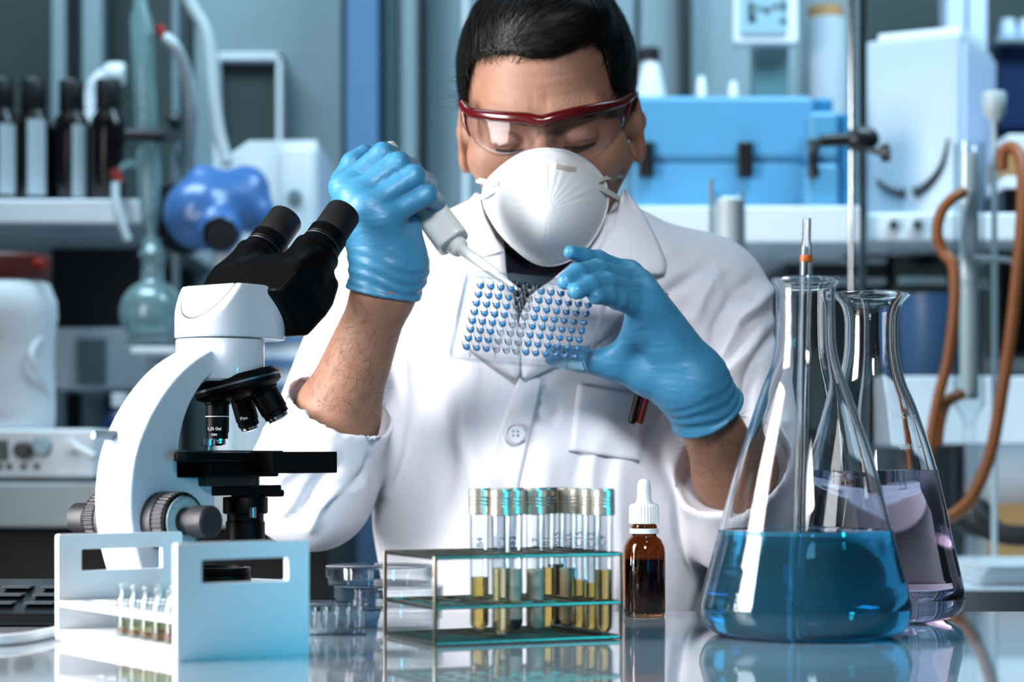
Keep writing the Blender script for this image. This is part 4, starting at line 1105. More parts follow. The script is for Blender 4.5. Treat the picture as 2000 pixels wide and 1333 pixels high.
v, q = nets(mp_body, (-.14, 1.84, 1.18), (-.02, 1.94, 1.345), .0014); np_obj('handle', v, q, 'pipette_white', mpt, world=True, sharp=50)
def lat(a, b, prof, name, m, n=32, par=mpt):
    d = (b - a).normalized(); return MB().lathe(prof, n, Matrix.Translation(a) @ d.to_track_quat('Z', 'Y').to_matrix().to_4x4()).build(name, m, par, world=True, sharp=35)
lat(pb - u * .006, pb + u, [(0, .004), (.0116, .004), (.0124, .0065), (.0124, .008), (.0110, .0085), (0, .0085)], 'end_ring', 'pipette_grey')
w = (pt - pb).normalized(); L = (pt - pb).length
lat(pb - w * .002, pt, [(0, 0), (.0094, 0), (.0098, .003), (.0098, .0095), (.0090, .0125), (.0062, .0145), (.0050, .0155), (0, .0155)], 'nozzle_collar', 'pipette_white')
lat(pb + w * .013, pt, [(0, 0), (.0056, 0), (.0054, .004), (.0040, L - .040), (.0031, L - .038), (.0011, L - .013), (.0005, L - .0135), (0, L - .0135)], 'nozzle', 'pipette_white')
lat(P(762, 306, 1.874 + HD), P(752, 284, 1.876 + HD), [(0, 0), (.0045, 0), (.0045, .006), (.0092, .0075), (.0098, .009), (.0092, .0112), (.006, .0122), (0, .0124)], 'plunger_button', 'pipette_white')
ribb = [P(752, 290, 1.868 + HD), P(765, 287, 1.866 + HD), P(777, 287, 1.866 + HD)]
MB().tube(ribb, [.0022, .002, .0012], 8).build('tip_ejector', 'pipette_grey', mpt, world=True)
# ------------------------------------------------------------------ 96-well plate held up in the other glove
mat('well_blue', '#2f86c4', .25, spec=.5, var=.15, vscale=200)
thin('plate_plastic', (.94, .955, .965), (.40, .47, .52), .7, .1)
thin('well_plastic', (.95, .97, .98), (.48, .55, .61), 1.0, .05)
pa_ = Vector((.967, .25, -.073)).normalized(); pb_ = Vector((.215, -.55, .807)); pb_ = (pb_ - pa_ * pb_.dot(pa_)).normalized(); pn_ = pa_.cross(pb_)   # pn_ points to the open side
if pn_.y < 0: pn_ = -pn_
plate = thing('well_plate', 'clear 96-well plate with blue drops held between gloved fingers', 'well plate', P(1032, 626, 1.792))
MPl = frame_m((0, 0, 0), pa_, pb_, pn_)
PWd, PHt, PT = .1276, .0855, .0143
fr_ = MB()
def frame_ring(w1, h1, w2, h2, z0, z1): return MB().prism(rrect(w1, h1, .004, 4), z0, z1, MPl, holes=[rrect(w2, h2, .003, 4)[::-1]])
frame_ring(PWd, PHt, PWd - .0024, PHt - .0024, -PT / 2, PT / 2 - .002).build('skirt', 'plate_plastic', plate)
frame_ring(PWd + .001, PHt + .001, PWd - .006, PHt - .006, -PT / 2 - .0012, -PT / 2).build('foot_rim', 'plate_plastic', plate, bevel=.0004)
hol = [circle(-.0495 + .009 * i, -.0315 + .009 * j, .0035, 14)[::-1] for i in range(12) for j in range(8)]
MB().prism(rrect(PWd - .003, PHt - .003, .003, 4), PT / 2 - .0022, PT / 2 - .0010, MPl, holes=hol).build('deck', 'plate_plastic', plate)
for i in range(5): # stiffening ribs on the open rim
    MB().box((-.0495 + .0225 * i + .0045, -PHt / 2 + .0045, 0), (.0008, .006, .009), MPl).build('rib', 'plate_plastic', plate)
wm = dm = None
rw = .0034
wprof = [(0, -.0056), (.0018, -.0052), (.0030, -.0040), (rw, -.0022), (rw, .0052), (.0039, .0056), (.0039, .0060), (.0030, .0060), (rw - .0006, .0050), (rw - .0006, -.0020), (.0024, -.0037), (.0012, -.0046), (0, -.0049)]
dprof = [(0, -.0048), (.0012, -.0045), (.0021, -.0036), (.0024, -.0026), (.0018, -.0016), (0, -.0013)]
for i in range(12):
    for j in range(8):
        M4 = MPl @ Matrix.Translation((-.0495 + .009 * i, .0315 - .009 * j, 0))
        if wm is None:
            w0 = MB().lathe(wprof, 16).build('well', 'well_plastic', plate, sharp=60); wm = w0.data; w0.matrix_local = M4
        else:
            w0 = bpy.data.objects.new('well', wm); COL.objects.link(w0); w0.parent = plate; w0.matrix_local = M4
        clear = i in (4, 5) or (i == 3 and j >= 5) or (i == 11 and j == 9)
        if not clear:
            if dm is None:
                d0 = MB().lathe(dprof, 14).build('blue_drop', 'well_blue', w0, sharp=60); dm = d0.data
            else:
                d0 = bpy.data.objects.new('blue_drop', dm); COL.objects.link(d0); d0.parent = w0
# ------------------------------------------------------------------ pens in the chest pocket
mat('pen_red', '#7c1520', .3, var=.1)
for (x0, y0, x1, y1, m, lb) in ((1252, 752, 1233, 828, 'black_plastic', 'black pen clipped in the chest pocket of the coat'), (1268, 756, 1248, 828, 'pen_red', 'red pen clipped in the chest pocket beside the black one')):
    d0 = cast(1215, 800) - .010
    t = thing('pen', lb, 'pen', P(x1, y1, d0))
    a, b = P(x1, y1, d0), P(x0, y0, d0 - .002)
    MB().cyl(a, b, .0036, .0036, 16, .0008).build('pen_cap', m, t, world=True)
    off_ = Vector((0, -.0048, 0))
    MB().tube([a + off_ + (b - a) * .05, a + off_ + (b - a) * .9, b + Vector((0, -.003, 0))], [.0012, .0014, .0012], 8).build('pen_clip', m, t, world=True)
# ------------------------------------------------------------------ room behind: left half
mat('amber_dark', '#0d0a0c', .18, spec=.6, var=.1)
mat('label_paper', '#aebac2', .7, var=.06, vscale=40)
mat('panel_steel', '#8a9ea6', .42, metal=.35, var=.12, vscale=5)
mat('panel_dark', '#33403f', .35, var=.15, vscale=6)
mat('post_blue', '#54789c', .4, var=.06)
mat('post_teal', '#5f868e', .35, metal=.3, var=.06)
mat('pump_blue', '#3f6aa4', .3, var=.05, coat=.3)
mat('purple_dark', '#1b1a26', .5, var=.15)
mat('lid_red', '#5c1d18', .5, var=.1)
mat('connector_red', '#8a2414', .45, var=.1)
mat('hose_white', '#b9c9d0', .4, var=.04)
mat('case_blue', '#5596bd', .4, var=.04)
mat('case_blue_dark', '#2f7fae', .4, var=.04)
mat('amber_rubber', '#8a4f27', .5, var=.12, vscale=30)
mat('lavender_white', '#b8c8e4', .35, var=.02)
mat('bin_blue', '#3a6088', .4, var=.06)
mat('tan_card', '#a97f4e', .7, var=.1)
mat('display_green', '#1f3b2a', .25, var=.3, vscale=100)
mat('navy_plastic', '#16294f', .35, var=.05)
mat('device_black', '#0a0b0d', .25, spec=.5, var=.1)
mat('key_grey', '#3a4146', .4, var=.1)
mat('gauge_face', '#8fb0bb', .3, var=.04)
mat('teal_fluid', '#7fb3ba', .15, trans=.55, ior=1.2, var=.05)
def zpx(y, D): return CAMZ + (HOR - y) * D / F
def xpx(x, D): return (x - 1000) * D / F
def bpx(name, x0, y0, x1, y1, D, dep, m, parent=None, z0=None, bevel=.002, **k):
    """box whose front face, D away, spans the given pixels"""
    a, b = xpx(x0, D), xpx(x1, D); t = zpx(y0, D); bo = zpx(y1, D) if z0 is None else z0
    return MB().box(((a + b) / 2, D + dep / 2, (t + bo) / 2), (b - a, dep, t - bo)).build(name, m, parent, bevel=bevel, world=parent is not None, **k)
def at(px, D, z): return Vector((xpx(px, D), D, z))
# wall cladding, posts and window panel
bpx('wall_panel', 380, -160, 668, 700, 3.74, .03, 'panel_steel', wb, bevel=.003)
bpx('wall_panel', 836, -160, 1240, 700, 3.74, .03, 'panel_steel', wb, bevel=.003)
bpx('wall_panel', 1250, -160, 1560, 700, 3.74, .03, 'panel_steel', wb, bevel=.003)
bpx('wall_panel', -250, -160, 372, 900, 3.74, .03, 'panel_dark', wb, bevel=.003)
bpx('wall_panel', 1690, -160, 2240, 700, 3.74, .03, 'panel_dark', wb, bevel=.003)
for i, (x0, x1, m, D) in enumerate(((676, 738, 'post_blue', 3.55), (741, 748, 'dark_steel', 3.60), (752, 776, 'post_teal', 3.62), (784, 812, 'panel_steel', 3.60), (819, 830, 'dark_steel', 3.66), (904, 914, 'white_matt', 3.6), (100, 128, 'panel_steel', 3.68), (160, 200, 'panel_steel', 3.66), (1330, 1352, 'dark_steel', 3.68))):
    o = bpx('trim_%d' % (i + 1), x0, -230, x1, 1200, D, .05, m, None, z0=.0, bevel=.003); o['kind'] = 'structure'
w1 = bpx('window_1', 428, 116, 540, 326, 3.715, .02, 'dark_steel'); w1['kind'] = 'structure'
bpx('pane', 425, 112, 542, 330, 3.69, .02, 'panel_dark', w1)
for nm, q in (('frame_rail', (418, 102, 550, 116)), ('frame_rail', (418, 326, 550, 340)), ('frame_stile', (418, 102, 428, 340)), ('frame_stile', (540, 102, 550, 340))):
    bpx(nm, *q, 3.66, .08, 'white_matt', w1)
# wall shelf with amber bottles
shf = bpx('wall_shelf', -120, 389, 276, 438, 3.02, .72, 'white_enamel', None, bevel=.004); tag(shf, 'thick white wall shelf carrying the brown bottles', 'shelf')
zsh = zpx(389, 3.02) + .0005
def bottle(px, D, label, lab=None, h=.190, r=.0285, cap='dark_plastic', glassm='amber_dark'):
    t = thing('reagent_bottle', label, 'bottle', at(px, D, zsh), 0, 'brown reagent bottles on the wall shelf')
    MB().lathe([(0, 0), (r - .003, 0), (r, .004), (r, h * .60), (r * .93, h * .68), (r * .62, h * .755), (r * .58, h * .80), (0, h * .80)], 36).build('bottle_body', glassm, t, sharp=50)
    MB().lathe([(0, h * .79), (r * .66, h * .79), (r * .68, h * .80), (r * .68, h * .985), (r * .62, h), (0, h)], 36).build('cap', cap, t, sharp=40)
    MB().lathe([(r * .58, h * .765), (r * .74, h * .77), (r * .74, h * .79), (r * .58, h * .792)], 36, None, True).build('neck_ring', cap, t)
    if lab:
        a0, a1, z0, z1 = lab; n = 14; vs = []
        for k in range(n + 1):
            a = R(a0 + (a1 - a0) * k / n)
            for rr in (r + .0002, r + .0007):
                for z in (z0, z1): vs.append((rr * math.sin(a), -rr * math.cos(a), z))
        fs = []
        for k in range(n):
            b = 4 * k; fs += [(b + 2, b + 6, b + 7, b + 3), (b, b + 1, b + 5, b + 4), (b + 1, b + 3, b + 7, b + 5), (b, b + 4, b + 6, b + 2)]
        MB().add(vs, fs + [(0, 2, 3, 1), (4 * n, 4 * n + 1, 4 * n + 3, 4 * n + 2)]).build('label', 'label_paper', t)
bottle(2, 3.09, 'brown bottle at the far left end of the shelf, cut by the picture edge', (8, 60, .012, .118))
bottle(66, 3.10, 'brown bottle with a broad white label, second from the left on the shelf', (-6, 50, .012, .126))
bottle(140, 3.11, 'brown bottle with a narrow off-centre white label, third on the shelf', (14, 58, .010, .120))
bottle(212, 3.10, 'unlabelled brown bottle at the right end of the shelf', None)
sp = thing('wash_bottle', 'white wash bottle with bent spout behind the brown bottles', 'bottle', at(176, 3.34, zsh))
MB().lathe([(0, 0), (.028, 0), (.030, .004), (.030, .10), (.022, .125), (.014, .135), (.014, .150), (0, .150)], 28).build('bottle_body', 'white_matt', sp)
MB().tube(bez([(0, 0, .148), (.002, 0, .205), (.014, -.002, .232), (.036, -.004, .243), (.056, -.004, .242)], 6), [.012] * 9 + [.013] * 8 + [.018] * 8, 12).build('spout', 'white_matt', sp)
# left counter, instrument, jug
lc = thing('side_counter', 'pale grey side counter along the left wall', 'counter', at(60, 3.2, 0))
bpx('counter_top', -330, 944, 640, 1032, 2.80, .94, 'bench_body', lc, bevel=.004)
bpx('counter_plinth', -330, 1034, 640, 1100, 2.98, .76, 'dark_plastic', lc, z0=.0, bevel=.004)
zc = zpx(944, 2.80) + .0005
ins = thing('control_unit', 'pale control unit with knob and gauge on the side counter', 'instrument', at(40, 2.9, zc))
bpx('housing', -130, 838, 186, 944, 2.83, .165, 'white_matt', ins, z0=zc + .006, bevel=.006)
bpx('base_strip', -128, 934, 182, 946, 2.835, .15, 'dark_plastic', ins, z0=zc, bevel=.001)
def dial(px, py, D, r, th, name, m, parent, n=28): c = P(px, py, D); return MB().cyl(c, c + Vector((0, -th, 0)), r, r * .93, n, min(r, th) * .15).build(name, m, parent, world=True)
dial(46, 880, 2.8295, .0125, .016, 'control_knob', 'dark_plastic', ins)
gz = dial(81, 873, 2.8295, .0145, .006, 'gauge', 'grey_plastic', ins); dial(81, 873, 2.8233, .0115, .0012, 'gauge_face', 'gauge_face', gz)
bpx('display', -30, 860, 14, 900, 2.826, .004, 'display_green', ins, bevel=.0008)
for x in (-2, 18, 46, 72): dial(x, 912, 2.8295, .0042, .004, 'button', 'dark_plastic', ins, 12)
lv = dial(140, 872, 2.8295, .009, .02, 'valve', 'white_matt', ins); MB().cyl(P(146, 872, 2.80), P(186, 893, 2.78), .006, .005, 14).build('valve_lever', 'white_matt', lv, world=True)
jug = thing('plastic_jug', 'white plastic jug with a red-brown lid on the control unit', 'jug', at(18, 2.915, zpx(838, 2.83) + .001))
jz = zpx(838, 2.83) + .001; k = 2.99 / F
def jr(y): return zpx(y, 2.915) - jz
MB().lathe([(0, 0), (.060, 0), (.064, .004), (.065, .03), (.0625, jr(700)), (.064, jr(660)), (.068, jr(620)), (.067, jr(590)), (.057, jr(555)), (.050, jr(548)), (0, jr(548))], 40).build('jug_body', 'white_matt', jug, sharp=50)
MB().lathe([(0, jr(549)), (.056, jr(549)), (.058, jr(545)), (.060, jr(506)), (.056, jr(500)), (0, jr(499))], 40).build('lid', 'lid_red', jug, sharp=40)
MB().tube(bez([(.060, -.01, jr(640)), (.045, -.055, jr(690)), (.052, -.052, jr(730)), (.064, -.02, jr(770))], 6), .004, 8).build('handle', 'white_matt', jug)
MB().cyl((.045, -.035, jr(520)), (.062, -.045, jr(522)), .007, n=12).build('lid_tab', 'connector_red', jug)
bt_ = thing('water_bath', 'white water bath on legs under the round glass flask', 'bath', at(178, 3.4, zc))
bpx('bath_body', 88, 640, 300, 762, 3.22, .38, 'white_enamel', bt_, bevel=.006)
bpx('front_plate', 150, 662, 208, 752, 3.215, .006, 'grey_plastic', bt_)
for (x, D) in ((100, 3.25), (288, 3.25), (100, 3.55), (288, 3.55)): bpx('leg', x - 7, 760, x + 7, 800, D, .02, 'dark_plastic', bt_, z0=zc)
pbx = bpx('storage_box', 100, 446, 284, 640, 3.38, .20, 'purple_dark', None, z0=zpx(640, 3.22) + .0006, bevel=.004); tag(pbx, 'dark purple box standing on the white bath under the shelf', 'box')
bb = thing('detergent_bottle', 'navy blue plastic bottle on the counter behind the microscope arm', 'bottle', at(236, 3.06, zc))
MB().lathe([(0, 0), (.028, 0), (.030, .004), (.030, .075), (.024, .095), (.012, .105), (.012, .112), (0, .112)], 28).build('bottle_body', 'navy_plastic', bb)
MB().lathe([(0, .110), (.014, .110), (.014, .128), (.012, .130), (0, .130)], 24).build('cap', 'white_matt', bb)
# glass still head: stand, condenser, round flask, hoses
DG = 3.02
st_ = thing('support_stand', 'grey support stand with dark clamp holding the glass condenser', 'stand', at(345, 3.10, zc))
bpx('stand_base', 318, 930, 376, 946, 3.06, .12, 'dark_steel', st_, z0=zc)
MB().cyl(at(343, 3.12, zc + .01), at(343, 3.12, 1.86), .0065, n=14).build('stand_rod', 'panel_steel', st_, world=True)
MB().tube([P(341, 265, 3.12), P(334, 264, 3.02), P(318, 264, 2.985), P(246, 264, 2.985)], [.010, .010, .010, .009], 10).build('clamp_arm', 'purple_dark', st_, world=True)
MB().tube([P(289 + 29 * math.cos(2 * math.pi * k / 20), 265, 3.02 + .0225 * math.sin(2 * math.pi * k / 20)) for k in range(20)], .0045, 8, closed=True).build('clamp_ring', 'purple_dark', st_, world=True)
MB().sphere(P(343, 238, 3.115), .014).build('clamp_boss', 'dark_steel', st_, world=True)
cn = thing('glass_condenser', 'tall teal-tinted glass condenser clamped above the round flask', 'condenser', P(297, 470, DG))
ca, cb_ = P(297, 470, DG), P(272, -40, DG); cd_ = (cb_ - ca).normalized(); cl = (cb_ - ca).length
Mc = Matrix.Translation(ca) @ cd_.to_track_quat('Z', 'Y').to_matrix().to_4x4()
MB().lathe([(.007, 0), (.009, .02), (.0125, .03), (.0165, .05), (.0165, .13), (.013, .14), (.013, .15), (.0165, .16), (.0165, cl - .06), (.010, cl - .04), (.009, cl)], 28, Mc).build('outer_jacket', 'teal_glass_thin', cn, world=True, sharp=60)
M = MB(); M.tube([Mc @ Vector((.0095 * math.cos(k * .7), .0095 * math.sin(k * .7), .045 + k * (cl - .11) / 150)) for k in range(150)], .0018, 6); M.build('inner_coil', 'clear_glass_thin', cn, world=True)
for (x, y, x2, y2) in ((290, 60, 313, 60), (262, 320, 228, 340)):
    MB().tube([P(x, y, DG), P((x + x2) / 2, y + 2, DG - .01), P(x2, y2, DG - .012)], .005, 8).build('side_arm', 'teal_glass_thin', cn, world=True)
for (x, y, x2, y2) in ((308, 52, 320, 70), (222, 332, 234, 356)): MB().cyl(P(x, y, DG - .013), P(x2, y2, DG - .013), .0085, n=14).build('hose_nut', 'connector_red', cn, world=True)
rf = thing('round_flask', 'round-bottom glass flask of pale fluid under the condenser', 'flask', P(298, 676, DG))
rr = .0485; zf = rr
prf = [(0, 0)] + [(rr * math.sin(R(a)), rr - rr * math.cos(R(a))) for a in range(12, 156, 12)] + [(.0165, rr * 1.97), (.0160, rr * 2.4), (.0175, rr * 2.7), (.0205, rr * 2.72), (.0205, rr * 2.84), (.016, rr * 2.88), (.012, rr * 3.3)]
MB().lathe(prf, 40).build('flask_glass', 'teal_glass_thin', rf, sharp=70)
lq = [(0, .002)] + [((rr - .002) * math.sin(R(a)), rr - (rr - .002) * math.cos(R(a))) for a in range(12, 97, 12)] + [(0, rr * 1.1)]
MB().lathe(lq, 40).build('fluid', 'teal_fluid', rf, sharp=70)
MB().tube([Vector((.034 * math.cos(2 * math.pi * k / 24), .034 * math.sin(2 * math.pi * k / 24), .008)) for k in range(24)], .004, 8, closed=True).build('cork_ring', 'grey_plastic', rf)
rst = thing('flask_bracket', 'pale bracket carrying the round flask in front of the bath', 'bracket', at(298, 3.05, zc))
bpx('bracket_plate', 255, 678, 345, 690, 2.965, .11, 'white_matt', rst, bevel=.002)
bpx('bracket_post', 285, 688, 315, 900, 3.09, .03, 'grey_plastic', rst, z0=zc)
def hose(name, label, pts, r, m, n=10):
    o = MB().tube(bez(pts, 8), r, n).build(name, m); return tag(o, label, 'hose')
hose('rubber_hose', 'thin white hose dropping from the upper red nut of the condenser', [P(322, 72, 3.0), P(345, 95, 3.0), P(366, 150, 3.03), P(375, 230, 3.07), P(375, 300, 3.12), P(372, 350, 3.15), P(372, 420, 3.15)], .0085, 'hose_white')
hose('rubber_hose', 'long white hose arching down from the top edge to the blue pump', [P(350, -60, 3.05), P(372, 5, 3.05), P(402, 60, 3.05), P(414, 120, 3.05), P(420, 200, 3.05), P(428, 260, 3.05), P(440, 305, 3.05), P(444, 318, 3.05)], .0095, 'hose_white')
hose('rubber_hose', 'short white hose hanging from the lower red nut of the condenser', [P(226, 358, 3.0), P(226, 385, 2.995), P(232, 420, 2.99), P(250, 470, 2.99)], .0065, 'hose_white')
# tall white cabinet and blue pump
wc = thing('white_cabinet', 'tall pale instrument cabinet with a grey knob behind the eyepieces', 'cabinet', at(535, 3.3, zc))
a_, b_2 = xpx(450, 3.2), xpx(620, 3.2); M = MB()
M.prism([(a_, zc), (b_2, zc), (b_2, zpx(273, 3.2)), (xpx(486, 3.2), zpx(275, 3.2)), (a_, zpx(300, 3.2))], -.30, 0, Matrix.Translation((0, 3.2, 0)) @ frame_m((0, 0, 0), (1, 0, 0), (0, 0, 1), (0, -1, 0)))
M.build('cabinet_body', 'white_enamel', wc, world=True, bevel=.004)
dial(577, 385, 3.199, .0115, .014, 'knob', 'grey_plastic', wc)
bpx('side_door', 552, 290, 612, 620, 3.192, .009, 'white_enamel', wc, bevel=.002)
for y in (650, 700, 750): bpx('vent_slot', 500, y, 612, y + 22, 3.196, .006, 'post_blue', wc, bevel=.001)
bp = thing('vacuum_pump', 'round blue plastic pump head with a dark port', 'pump', P(430, 480, 3.02))
def pump(p):
    c = P(398, 415, 3.02); dd = Vector((-.80, -.52, -.28)).normalized()
    q = p - A3(c); t = q @ A3(dd); r = np.linalg.norm(q - t[:, None] * A3(dd), axis=1)
    d = np.sqrt((r) ** 2 + (t * .9) ** 2) - .054
    d = smin(d, rc(p, P(398, 415, 3.02), P(480, 370, 3.06), .046, .036), .02)
    d = smin(d, rc(p, P(395, 345, 3.02), P(500, 420, 3.05), .018, .030), .02)
    e = P(432, 454, 2.972)
    d = smin(d, rc(p, P(420, 430, 3.01), e, .032, .031), .012)
    return smax(d, -rc(p, e, e + Vector((0, -.05, -.02)), .025, .025), .003)
v, q = nets(pump, (-.60, 2.90, 1.30), (-.30, 3.16, 1.52), .0045); np_obj('pump_body', v, q, 'pump_blue', bp, world=True, sharp=60)
MB().cyl(P(433, 454, 2.98), P(433, 458, 2.953), .0225, n=28).build('port', 'dark_plastic', bp, world=True)
MB().cyl(P(362, 424, 3.075), P(350, 430, 3.06), .054, .054, n=36).build('shadow_rim', 'dark_plastic', bp, world=True)  # dark disc standing in for the shadow along the dome's left edge
bpx('mount_post', 420, 480, 452, 940, 3.06, .03, 'white_matt', bp, z0=zc)
# flat black device and cable at the left end of the front bench
kd = thing('keypad_device', 'flat black device with keys at the left edge of the bench', 'device', at(20, 1.735, TOP))
D0 = 1.68
M = MB(); M.prism([(0, .0015), (.16, .0015), (.16, .030), (.14, .031), (0, .011)], 0, .145, Matrix.Translation((xpx(-235, D0), D0, TOP)) @ frame_m((0, 0, 0), (0, 1, 0), (0, 0, 1), (1, 0, 0)))
M.build('device_body', 'device_black', kd, world=True, bevel=.002)
for i in range(4):
    for j in range(3):
        yy = .035 + j * .032; MB().box((xpx(-225, D0) + .018 + i * .034, D0 + yy, TOP + .0125 + .143 * yy), (.024, .020, .0022)).build('key', 'key_grey', kd, world=True, bevel=.0006)
cbl = MB().tube(bez([(-.52, 1.50, TOP + .0045), (-.45, 1.54, TOP + .0045), (-.39, 1.512, TOP + .0045), (-.365, 1.535, TOP + .0045), (-.352, 1.60, TOP + .0045)], 8), .0042, 8).build('cable', 'white_matt'); tag(cbl, 'cream cable lying on the bench left of the white rack', 'cable')
# ------------------------------------------------------------------ room behind: right half
rcn = thing('back_counter', 'pale counter along the right side of the room', 'counter', at(1750, 3.1, 0))
ZR = .88
MB().box((.80, 3.08, ZR - .02), (1.56, 1.22, .04)).build('counter_top', 'white_enamel', rcn, world=True, bevel=.003)
MB().box((.80, 3.14, .42), (1.5, 1.05, .84)).build('counter_body', 'bench_body', rcn, world=True, bevel=.003)
rsh = bpx('wall_shelf', 1216, 402, 1692, 474, 2.95, .79, 'white_enamel', None, bevel=.004); tag(rsh, 'deep white shelf carrying the light blue case', 'shelf')
zs = zpx(402, 2.95) + .0006
rsh2 = bpx('wall_shelf', 1696, 416, 2140, 470, 2.97, .77, 'white_enamel', None, bevel=.004); tag(rsh2, 'white shelf carrying the large pale instrument', 'shelf')
zs2 = zpx(416, 2.97) + .0006
for x in (1745, 1792):
    so_ = thing('wall_socket', 'small grey socket under the right shelf, %s' % ('left one' if x == 1745 else 'right one'), 'socket', P(x, 440, 2.969))
    MB().cyl(P(x, 440, 2.9695), P(x, 440, 2.964), .010, n=20).build('socket_plate', 'hose_white', so_, world=True); MB().cyl(P(x, 440, 2.9645), P(x, 440, 2.961), .0055, n=16).build('socket_hole', 'dark_plastic', so_, world=True)
tb = thing('tool_case', 'large light blue plastic case with two black latches', 'case', at(1430, 3.1, zs))
bpx('case_base', 1236, 316, 1590, 404, 3.04, .22, 'case_blue', tb, z0=zs, bevel=.006)
bpx('case_lid', 1234, 186, 1592, 312, 3.035, .23, 'case_blue', tb, bevel=.010)
bpx('case_seam', 1236, 310, 1590, 318, 3.044, .21, 'case_blue_dark', tb)
bpx('case_end', 1591, 190, 1628, 404, 3.07, .19, 'case_blue_dark', tb, z0=zs, bevel=.006)
for x in (1262, 1456): bpx('latch', x - 14, 276, x + 16, 346, 3.022, .016, 'dark_plastic', tb, bevel=.003)
tb2 = thing('tool_case', 'small light blue case with one dark latch beside the large one', 'case', at(1610, 2.99, zs))
bpx('case_base', 1574, 318, 1640, 404, 2.975, .05, 'case_blue', tb2, z0=zs, bevel=.008)
bpx('case_lid', 1578, 216, 1640, 314, 2.975, .05, 'case_blue', tb2, bevel=.010)
bpx('case_seam', 1578, 312, 1638, 320, 2.98, .042, 'case_blue_dark', tb2)
bpx('latch', 1578, 270, 1596, 348, 2.966, .010, 'panel_dark', tb2, bevel=.003)
bpx('case_back', 1640, 220, 1662, 404, 2.99, .035, 'case_blue_dark', tb2, z0=zs, bevel=.004)
bk = thing('measuring_cylinder', 'tall glass cylinder topped with white froth before the blue case', 'cylinder', at(1426, 2.70, ZR + .0005))
hc = zpx(376, 2.70) - ZR
MB().lathe([(0, .0006), (.034, .0006), (.034, .006), (.0215, .012), (.0205, hc - .006), (.0235, hc), (.0222, hc), (.0192, hc - .006), (.0192, .014), (0, .012)], 32).build('cylinder_glass', 'clear_glass_thin', bk)
MB().lathe([(0, hc * .55), (.0186, hc * .55), (.0186, hc - .012), (.012, hc - .007), (0, hc - .006)], 28).build('froth', 'white_matt', bk)
ro = MB().cyl(at(1389, 2.70, ZR + .0005), at(1389, 2.70, zpx(350, 2.70)), .003, n=10).build('glass_rod', 'grey_plastic'); tag(ro, 'thin grey rod standing left of the frothy cylinder', 'rod')
ws = thing('wash_bottle', 'white squeeze bottle with a black cap beside the head', 'bottle', at(1270, 3.34, zs))
zt_ = zpx(118, 3.34) - zs
MB().lathe([(0, 0), (.024, 0), (.025, .003), (.025, zt_ * .80), (.018, zt_ * .92), (.012, zt_), (0, zt_)], 28).build('bottle_body', 'white_matt', ws)
MB().lathe([(0, zt_ - .002), (.016, zt_ - .002), (.016, zt_ + .018), (.013, zt_ + .02), (0, zt_ + .02)], 24).build('cap', 'dark_plastic', ws)
for x, y, lb in ((1370, 150, 'white dropper nozzle bottle above the middle of the blue case'), (1432, 160, 'white dropper nozzle bottle just left of the display panel post')):
    t = thing('nozzle_bottle', lb, 'bottle', at(x, 3.36, zs)); zz = zpx(y, 3.36) - zs
    MB().lathe([(0, 0), (.018, 0), (.019, .003), (.019, zz * .75), (.010, zz * .86), (0, zz * .86)], 24).build('bottle_body', 'white_matt', t)
    MB().lathe([(0, zz * .85), (.008, zz * .85), (.0075, zz * .95), (.005, zz), (0, zz)], 20).build('nozzle', 'white_plastic', t)
dp = thing('display_panel', 'white framed display panel on a grey post behind the case', 'display', at(1500, 3.34, zs))
bpx('post', 1472, 80, 1540, 300, 3.37, .05, 'post_teal', dp, z0=zs)
bpx('panel_frame', 1432, -90, 1560, 86, 3.33, .04, 'white_enamel', dp, bevel=.006)
sc_ = bpx('panel_screen', 1446, -76, 1538, 66, 3.324, .008, 'gauge_face', dp, bevel=.001)
for (x0, y0, x1, y1) in ((1462, 4, 1472, 44), (1478, 12, 1486, 22), (1492, 14, 1504, 26), (1510, 8, 1520, 18), (1526, 2, 1536, 22), (1524, 36, 1536, 46), (1470, 30, 1476, 44)): bpx('screen_mark', x0, y0, x1, y1, 3.3232, .001, 'dark_steel', dp, bevel=0)
pk = thing('paper_roll', 'tall pale roll with a brown end behind the chrome rods', 'roll', at(1612, 3.45, zs))
zz = zpx(38, 3.45) - zs
MB().lathe([(0, 0), (.034, 0), (.036, .004), (.035, zz * .5), (.037, zz * .7), (.034, zz), (0, zz)], 28).build('roll_body', 'label_paper', pk)
MB().lathe([(0, zz - .001), (.030, zz - .001), (.030, zz + .02), (0, zz + .02)], 24).build('roll_end', 'tan_card', pk)
# chrome stand with black clamp
cs = thing('chrome_stand', 'two chrome rods of a stand with a black clamp', 'stand', at(1675, 2.84, ZR))
bpx('stand_base', 1630, 1060, 1720, 1070, 2.80, .12, 'dark_steel', cs, z0=ZR + .0005)
MB().cyl(at(1663, 2.84, ZR + .02), at(1663, 2.84, 1.90), .0042, n=14).build('rod', 'chrome', cs, world=True)
MB().cyl(at(1685, 2.86, ZR + .02), at(1685, 2.86, 1.90), .0058, n=14).build('rod', 'chrome', cs, world=True)
cl_ = MB().cyl(P(1600, 276, 2.82), P(1700, 270, 2.82), .0085, .010, 14).build('clamp_bar', 'dark_plastic', cs, world=True)
MB().sphere(P(1684, 272, 2.82), (.024, .016, .018)).build('clamp_boss', 'dark_plastic', cl_, world=True)
MB().cyl(P(1690, 290, 2.815), P(1725, 300, 2.805), .004, .005, 10).build('clamp_screw', 'dark_plastic', cl_, world=True)
MB().cyl(P(1722, 300, 2.806), P(1736, 298, 2.802), .012, .013, 14).build('screw_wing', 'dark_plastic', cl_, world=True)
